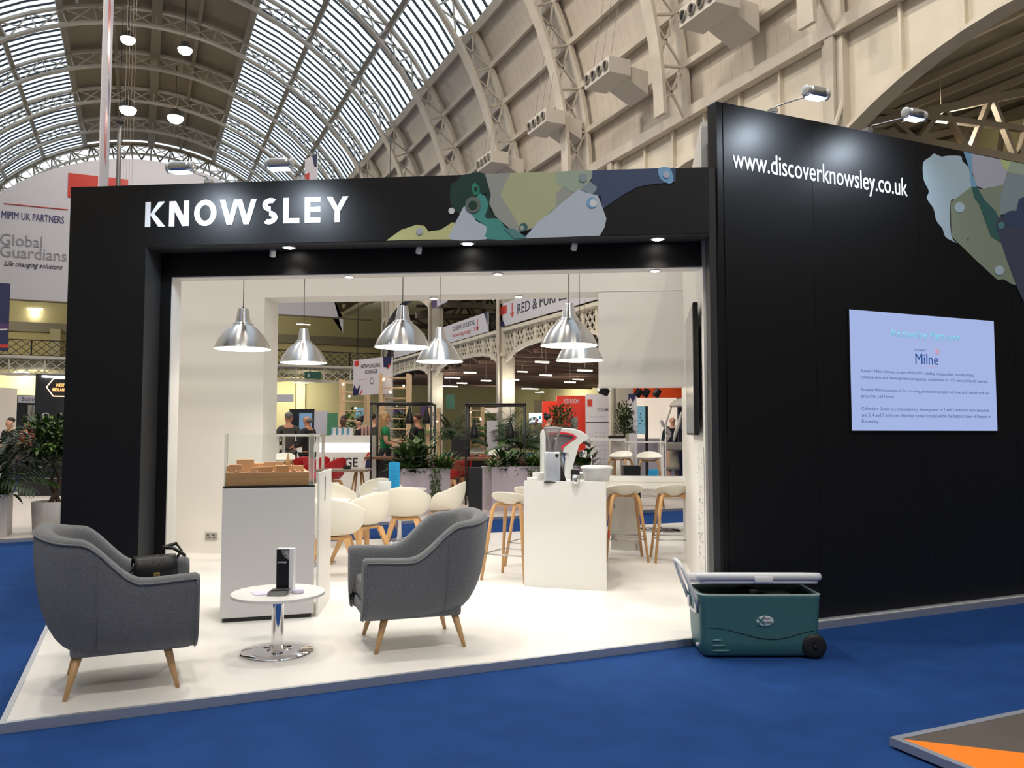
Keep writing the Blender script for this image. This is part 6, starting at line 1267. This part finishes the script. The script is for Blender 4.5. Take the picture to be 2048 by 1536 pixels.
    for q in 'lr':
        sh, el, wr = arm[q]; T['s' + q] = (tuple(sh), .076); TE.append(('collar', 's' + q))
        if sleeve == 'long': T['e' + q] = (tuple(el), .055); T['w' + q] = (tuple(wr - (wr - el) * .06), .043); TE += [('s' + q, 'e' + q), ('e' + q, 'w' + q)]
        else: T['e' + q] = (tuple(sh + (el - sh) * .55), .064); TE.append(('s' + q, 'e' + q))
    T = {k_: T[k_] for k_ in ['chest'] + [x for x in T if x != 'chest']}
    skin('top', T, TE, top, t)
    if lower == 'trousers':
        B_ = {'p': ((0, 0, .97), (.14, .115))}; BE = []
        for q in 'lr':
            for a, r in (('hip', .098), ('kn', .073), ('an', .058)): B_[a + q] = (J[a + q][0], r)
            BE += [('p', 'hip' + q), ('hip' + q, 'kn' + q), ('kn' + q, 'an' + q)]
        skin('trousers', B_, BE, bottom, t)
    else:
        b = MB(); zb_ = .48 if lower == 'skirt' else .36
        b.grid(lambda i, j: ((.135 + .05 * (j / 6) ** 1.2 + .006 * math.sin(i * 2.1)) * math.cos(2 * PI * i / 24), (.115 + .06 * (j / 6) + .006 * math.sin(i * 1.7)) * math.sin(2 * PI * i / 24), 1.02 - (1.02 - zb_) * j / 6), 24, 7, closed_u=True); b.build('skirt', bottom, t, solid=.008)
    SH = shoe or DARKP
    for q in 'lr':
        (ax, ay, az), (tx, ty, tz) = foot[q]; b = MB(); b.tube([(ax, ay - .035, .035), (ax, ay + .03, .045), ((ax + tx) / 2, (ay + ty) / 2 + .02, .04), (tx, ty, .032), (tx, ty + .05, .022)], [.038, .046, .045, .040, .02], 8); b.build('shoe', SH, t)
    F = lambda x, y, z: hd(x, y, z)
    for x in (-.032, .032): b = MB(); b.ball(F(x, .088, 1.66), (.010, .008, .007), 8, 6); b.build('eye', EYEM, t)
    b = MB(); b.ball(F(0, .090, 1.593), (.022, .010, .005), 8, 6); b.build('mouth', LIP, t)
    if hair == 'short': b = MB(); c = F(0, -.026, 1.695); b.ball(c, (.082, .092, .072), 14, 9); b.build('hair', hairm, t)
    elif hair == 'fringe': b = MB(); b.ball(F(0, -.038, 1.635), (.089, .072, .05), 14, 9); b.build('hair', hairm, t)
    elif hair == 'bun': b = MB(); b.ball(F(0, -.02, 1.695), (.092, .10, .085), 14, 9); b.ball(F(0, -.08, 1.77), (.05, .05, .045), 10, 7); b.build('hair', hairm, t)
    elif hair == 'long':
        b = MB(); b.ball(F(0, -.02, 1.695), (.093, .102, .085), 14, 9)
        b.grid(lambda i, j: F((.095 + .03 * (j / 7)) * math.sin((i / 10 - .5) * 3.6), -(.095 + .02 * j / 7) * math.cos((i / 10 - .5) * 3.6) - .015, 1.70 - .47 * j / 7 - .02 * math.sin(i * 2.3)), 11, 8); b.build('hair', hairm, t, solid=.02)
    return t
BLOND = mat('hair_blond', hexc('b08a5c'), .5, noise=(30, .3, (1, 1, .1))); GREYH = mat('hair_grey', hexc('6d6a66'), .6); DKH = mat('hair_dark', (.012, .01, .009), .5); BRH = mat('hair_brown', hexc('4a3426'), .6)
GRN_ = mat('green_cloth', hexc('1d7a4a'), .8); BKC = mat('black_cloth', (.014, .015, .018), .85); GRC = mat('grey_suit', hexc('45423f'), .85); NVC = mat('navy_cloth', hexc('161e2a'), .85); TAN = mat('stone_cloth', hexc('a59c8a'), .85); WSH = mat('white_shirt', hexc('c9ccd0'), .8)
wom = person('person with long blond hair in a green top and dark skirt, facing right', gd(770, 19.6), cam_dir(-80), 1.98, SK1, GRN_, BKC, BLOND, ('front', 'reach'), 'short', 'long', 'skirt')
person('person in a black shirt with cropped hair, facing the woman in green', gd(835, 19.9), cam_dir(65), 1.98, SK2, BKC, BKC, BRH, ('front', 'front'), 'long', 'short')
b = MB(); b.box(-.2, .2, -.14, .14, 0, .05); o = b.build('food_tray', mat('tray_wood', hexc('cfb595'), .5)); o.location = gd(803, 19.5, 1.25); o.rotation_euler = (0, 0, -YAW); tag(o, 'light tray of food held between the two standing people', 'tray')
for i, x in enumerate((-.12, -.04, .05, .13)): b = MB(); b.ball((0, 0, .02), (.03, .03, .02), 8, 6); p = gd(803, 19.5, 1.302) + RGT * x; o = b.build('canape', mat('canape_brown', hexc('8a5a3a'), .6)); o.location = p; tag(o, 'small round brown canape on the food tray', 'food', 'canapes on the tray')
person('person in a grey suit seen from behind at the left of the rear opening', gd(577, 19.6), cam_dir(15), 2.0, SK2, GRC, GRC, GREYH, ('front', 'front'), 'long', 'short')
person('bald person in a dark suit facing left near the glass case', gd(616, 18.8), cam_dir(70), 1.93, SK2, BKC, BKC, GREYH, ('front', 'front'), 'long', 'fringe')
person('person in black clothes leaning behind the lounge bar, left of two', gd(687, 22.4), cam_dir(150), 1.98, SK3, BKC, BKC, DKH, ('front', 'reach'), 'long', 'short')
person('person with dark hair in black behind the lounge bar, right of two', gd(719, 23.6), cam_dir(120), 1.95, SK1, BKC, BKC, DKH, ('front', 'front'), 'long', 'bun')
person('person in grey behind the left bench frame', gd(746, 23.5), cam_dir(-20), 2.05, SK1, GRC, BKC, DKH, ('hang', 'hang'), 'long', 'short')
person('person in black with dark tied hair before the red wall', gd(1096, 24.5), cam_dir(-70), 2.05, SK1, BKC, BKC, DKH, ('front', 'front'), 'long', 'bun')
mn = person('person in dark jacket and stone knee length trousers holding wrapped plastic', gd(1345, 25.0), cam_dir(176), 2.02, SK1, NVC, TAN, GREYH, ('clasp', 'clasp'), 'long', 'fringe', 'shorts', legs='walk')
PLA = glassy('clear_wrap', (.85, .86, .88), .18)
t = thing('wrapped_bundle', 'bundle of clear plastic wrap held by the person in stone trousers', 'plastic wrap', gd(1350, 24.55, 0), -YAW); b = MB(); b.rbox(-.30, .28, -.06, .08, 1.05, 1.30, .06); b.build('folded_wrap', mat('wrap_grey', hexc('a9a39c'), .25, trans=.3), t, subsurf=1)
b = MB(); b.tube([(-.06, -.05, 1.28), (-.02, -.06, 1.5), (.10, -.02, 1.8), (.22, 0, 2.25)], [.03, .06, .07, .04], 8); b.build('wrap_tail', mat('wrap_white', hexc('c4c2bd'), .25, trans=.2), t, subsurf=1)
t = thing('shrouded_lamp', 'large shade wrapped in clear plastic above the person at the right', 'lamp', gd(1364, 25.6, 0), -YAW); b = MB(); b.lathe([(.38, 2.38), (.36, 2.46), (.24, 2.58), (.06, 2.64)], 28); b.build('shade', mat('lamp_shade_white', hexc('c3bdb6'), .5), t)
b = MB(); b.tube([(-.3, .02, 2.40), (-.48, -.05, 1.95), (-.52, -.02, 1.65)], [.02, .03, .01], 6); b.build('hanging_plastic', MATS['wrap_white'], t); b = MB(); b.tube([(.05, .25, 2.6), (.05, .25, .05)], .02, 6); b.tube([(.0, .0, 2.62), (.05, .25, 2.62)], .02, 6); b.build('pole', DARKP, t)
for u, d, lab, tp_ in ((20, 21, 'person in dark clothes partly hidden by the plants at the far left', BKC), (55, 23.5, 'person in a red top behind the left potted tree', mat('red_cloth', hexc('8a2420'), .8))):
    person(lab, gd(u, d), cam_dir(160), 1.9, SK1, tp_, BKC, DKH, ('hang', 'front'))
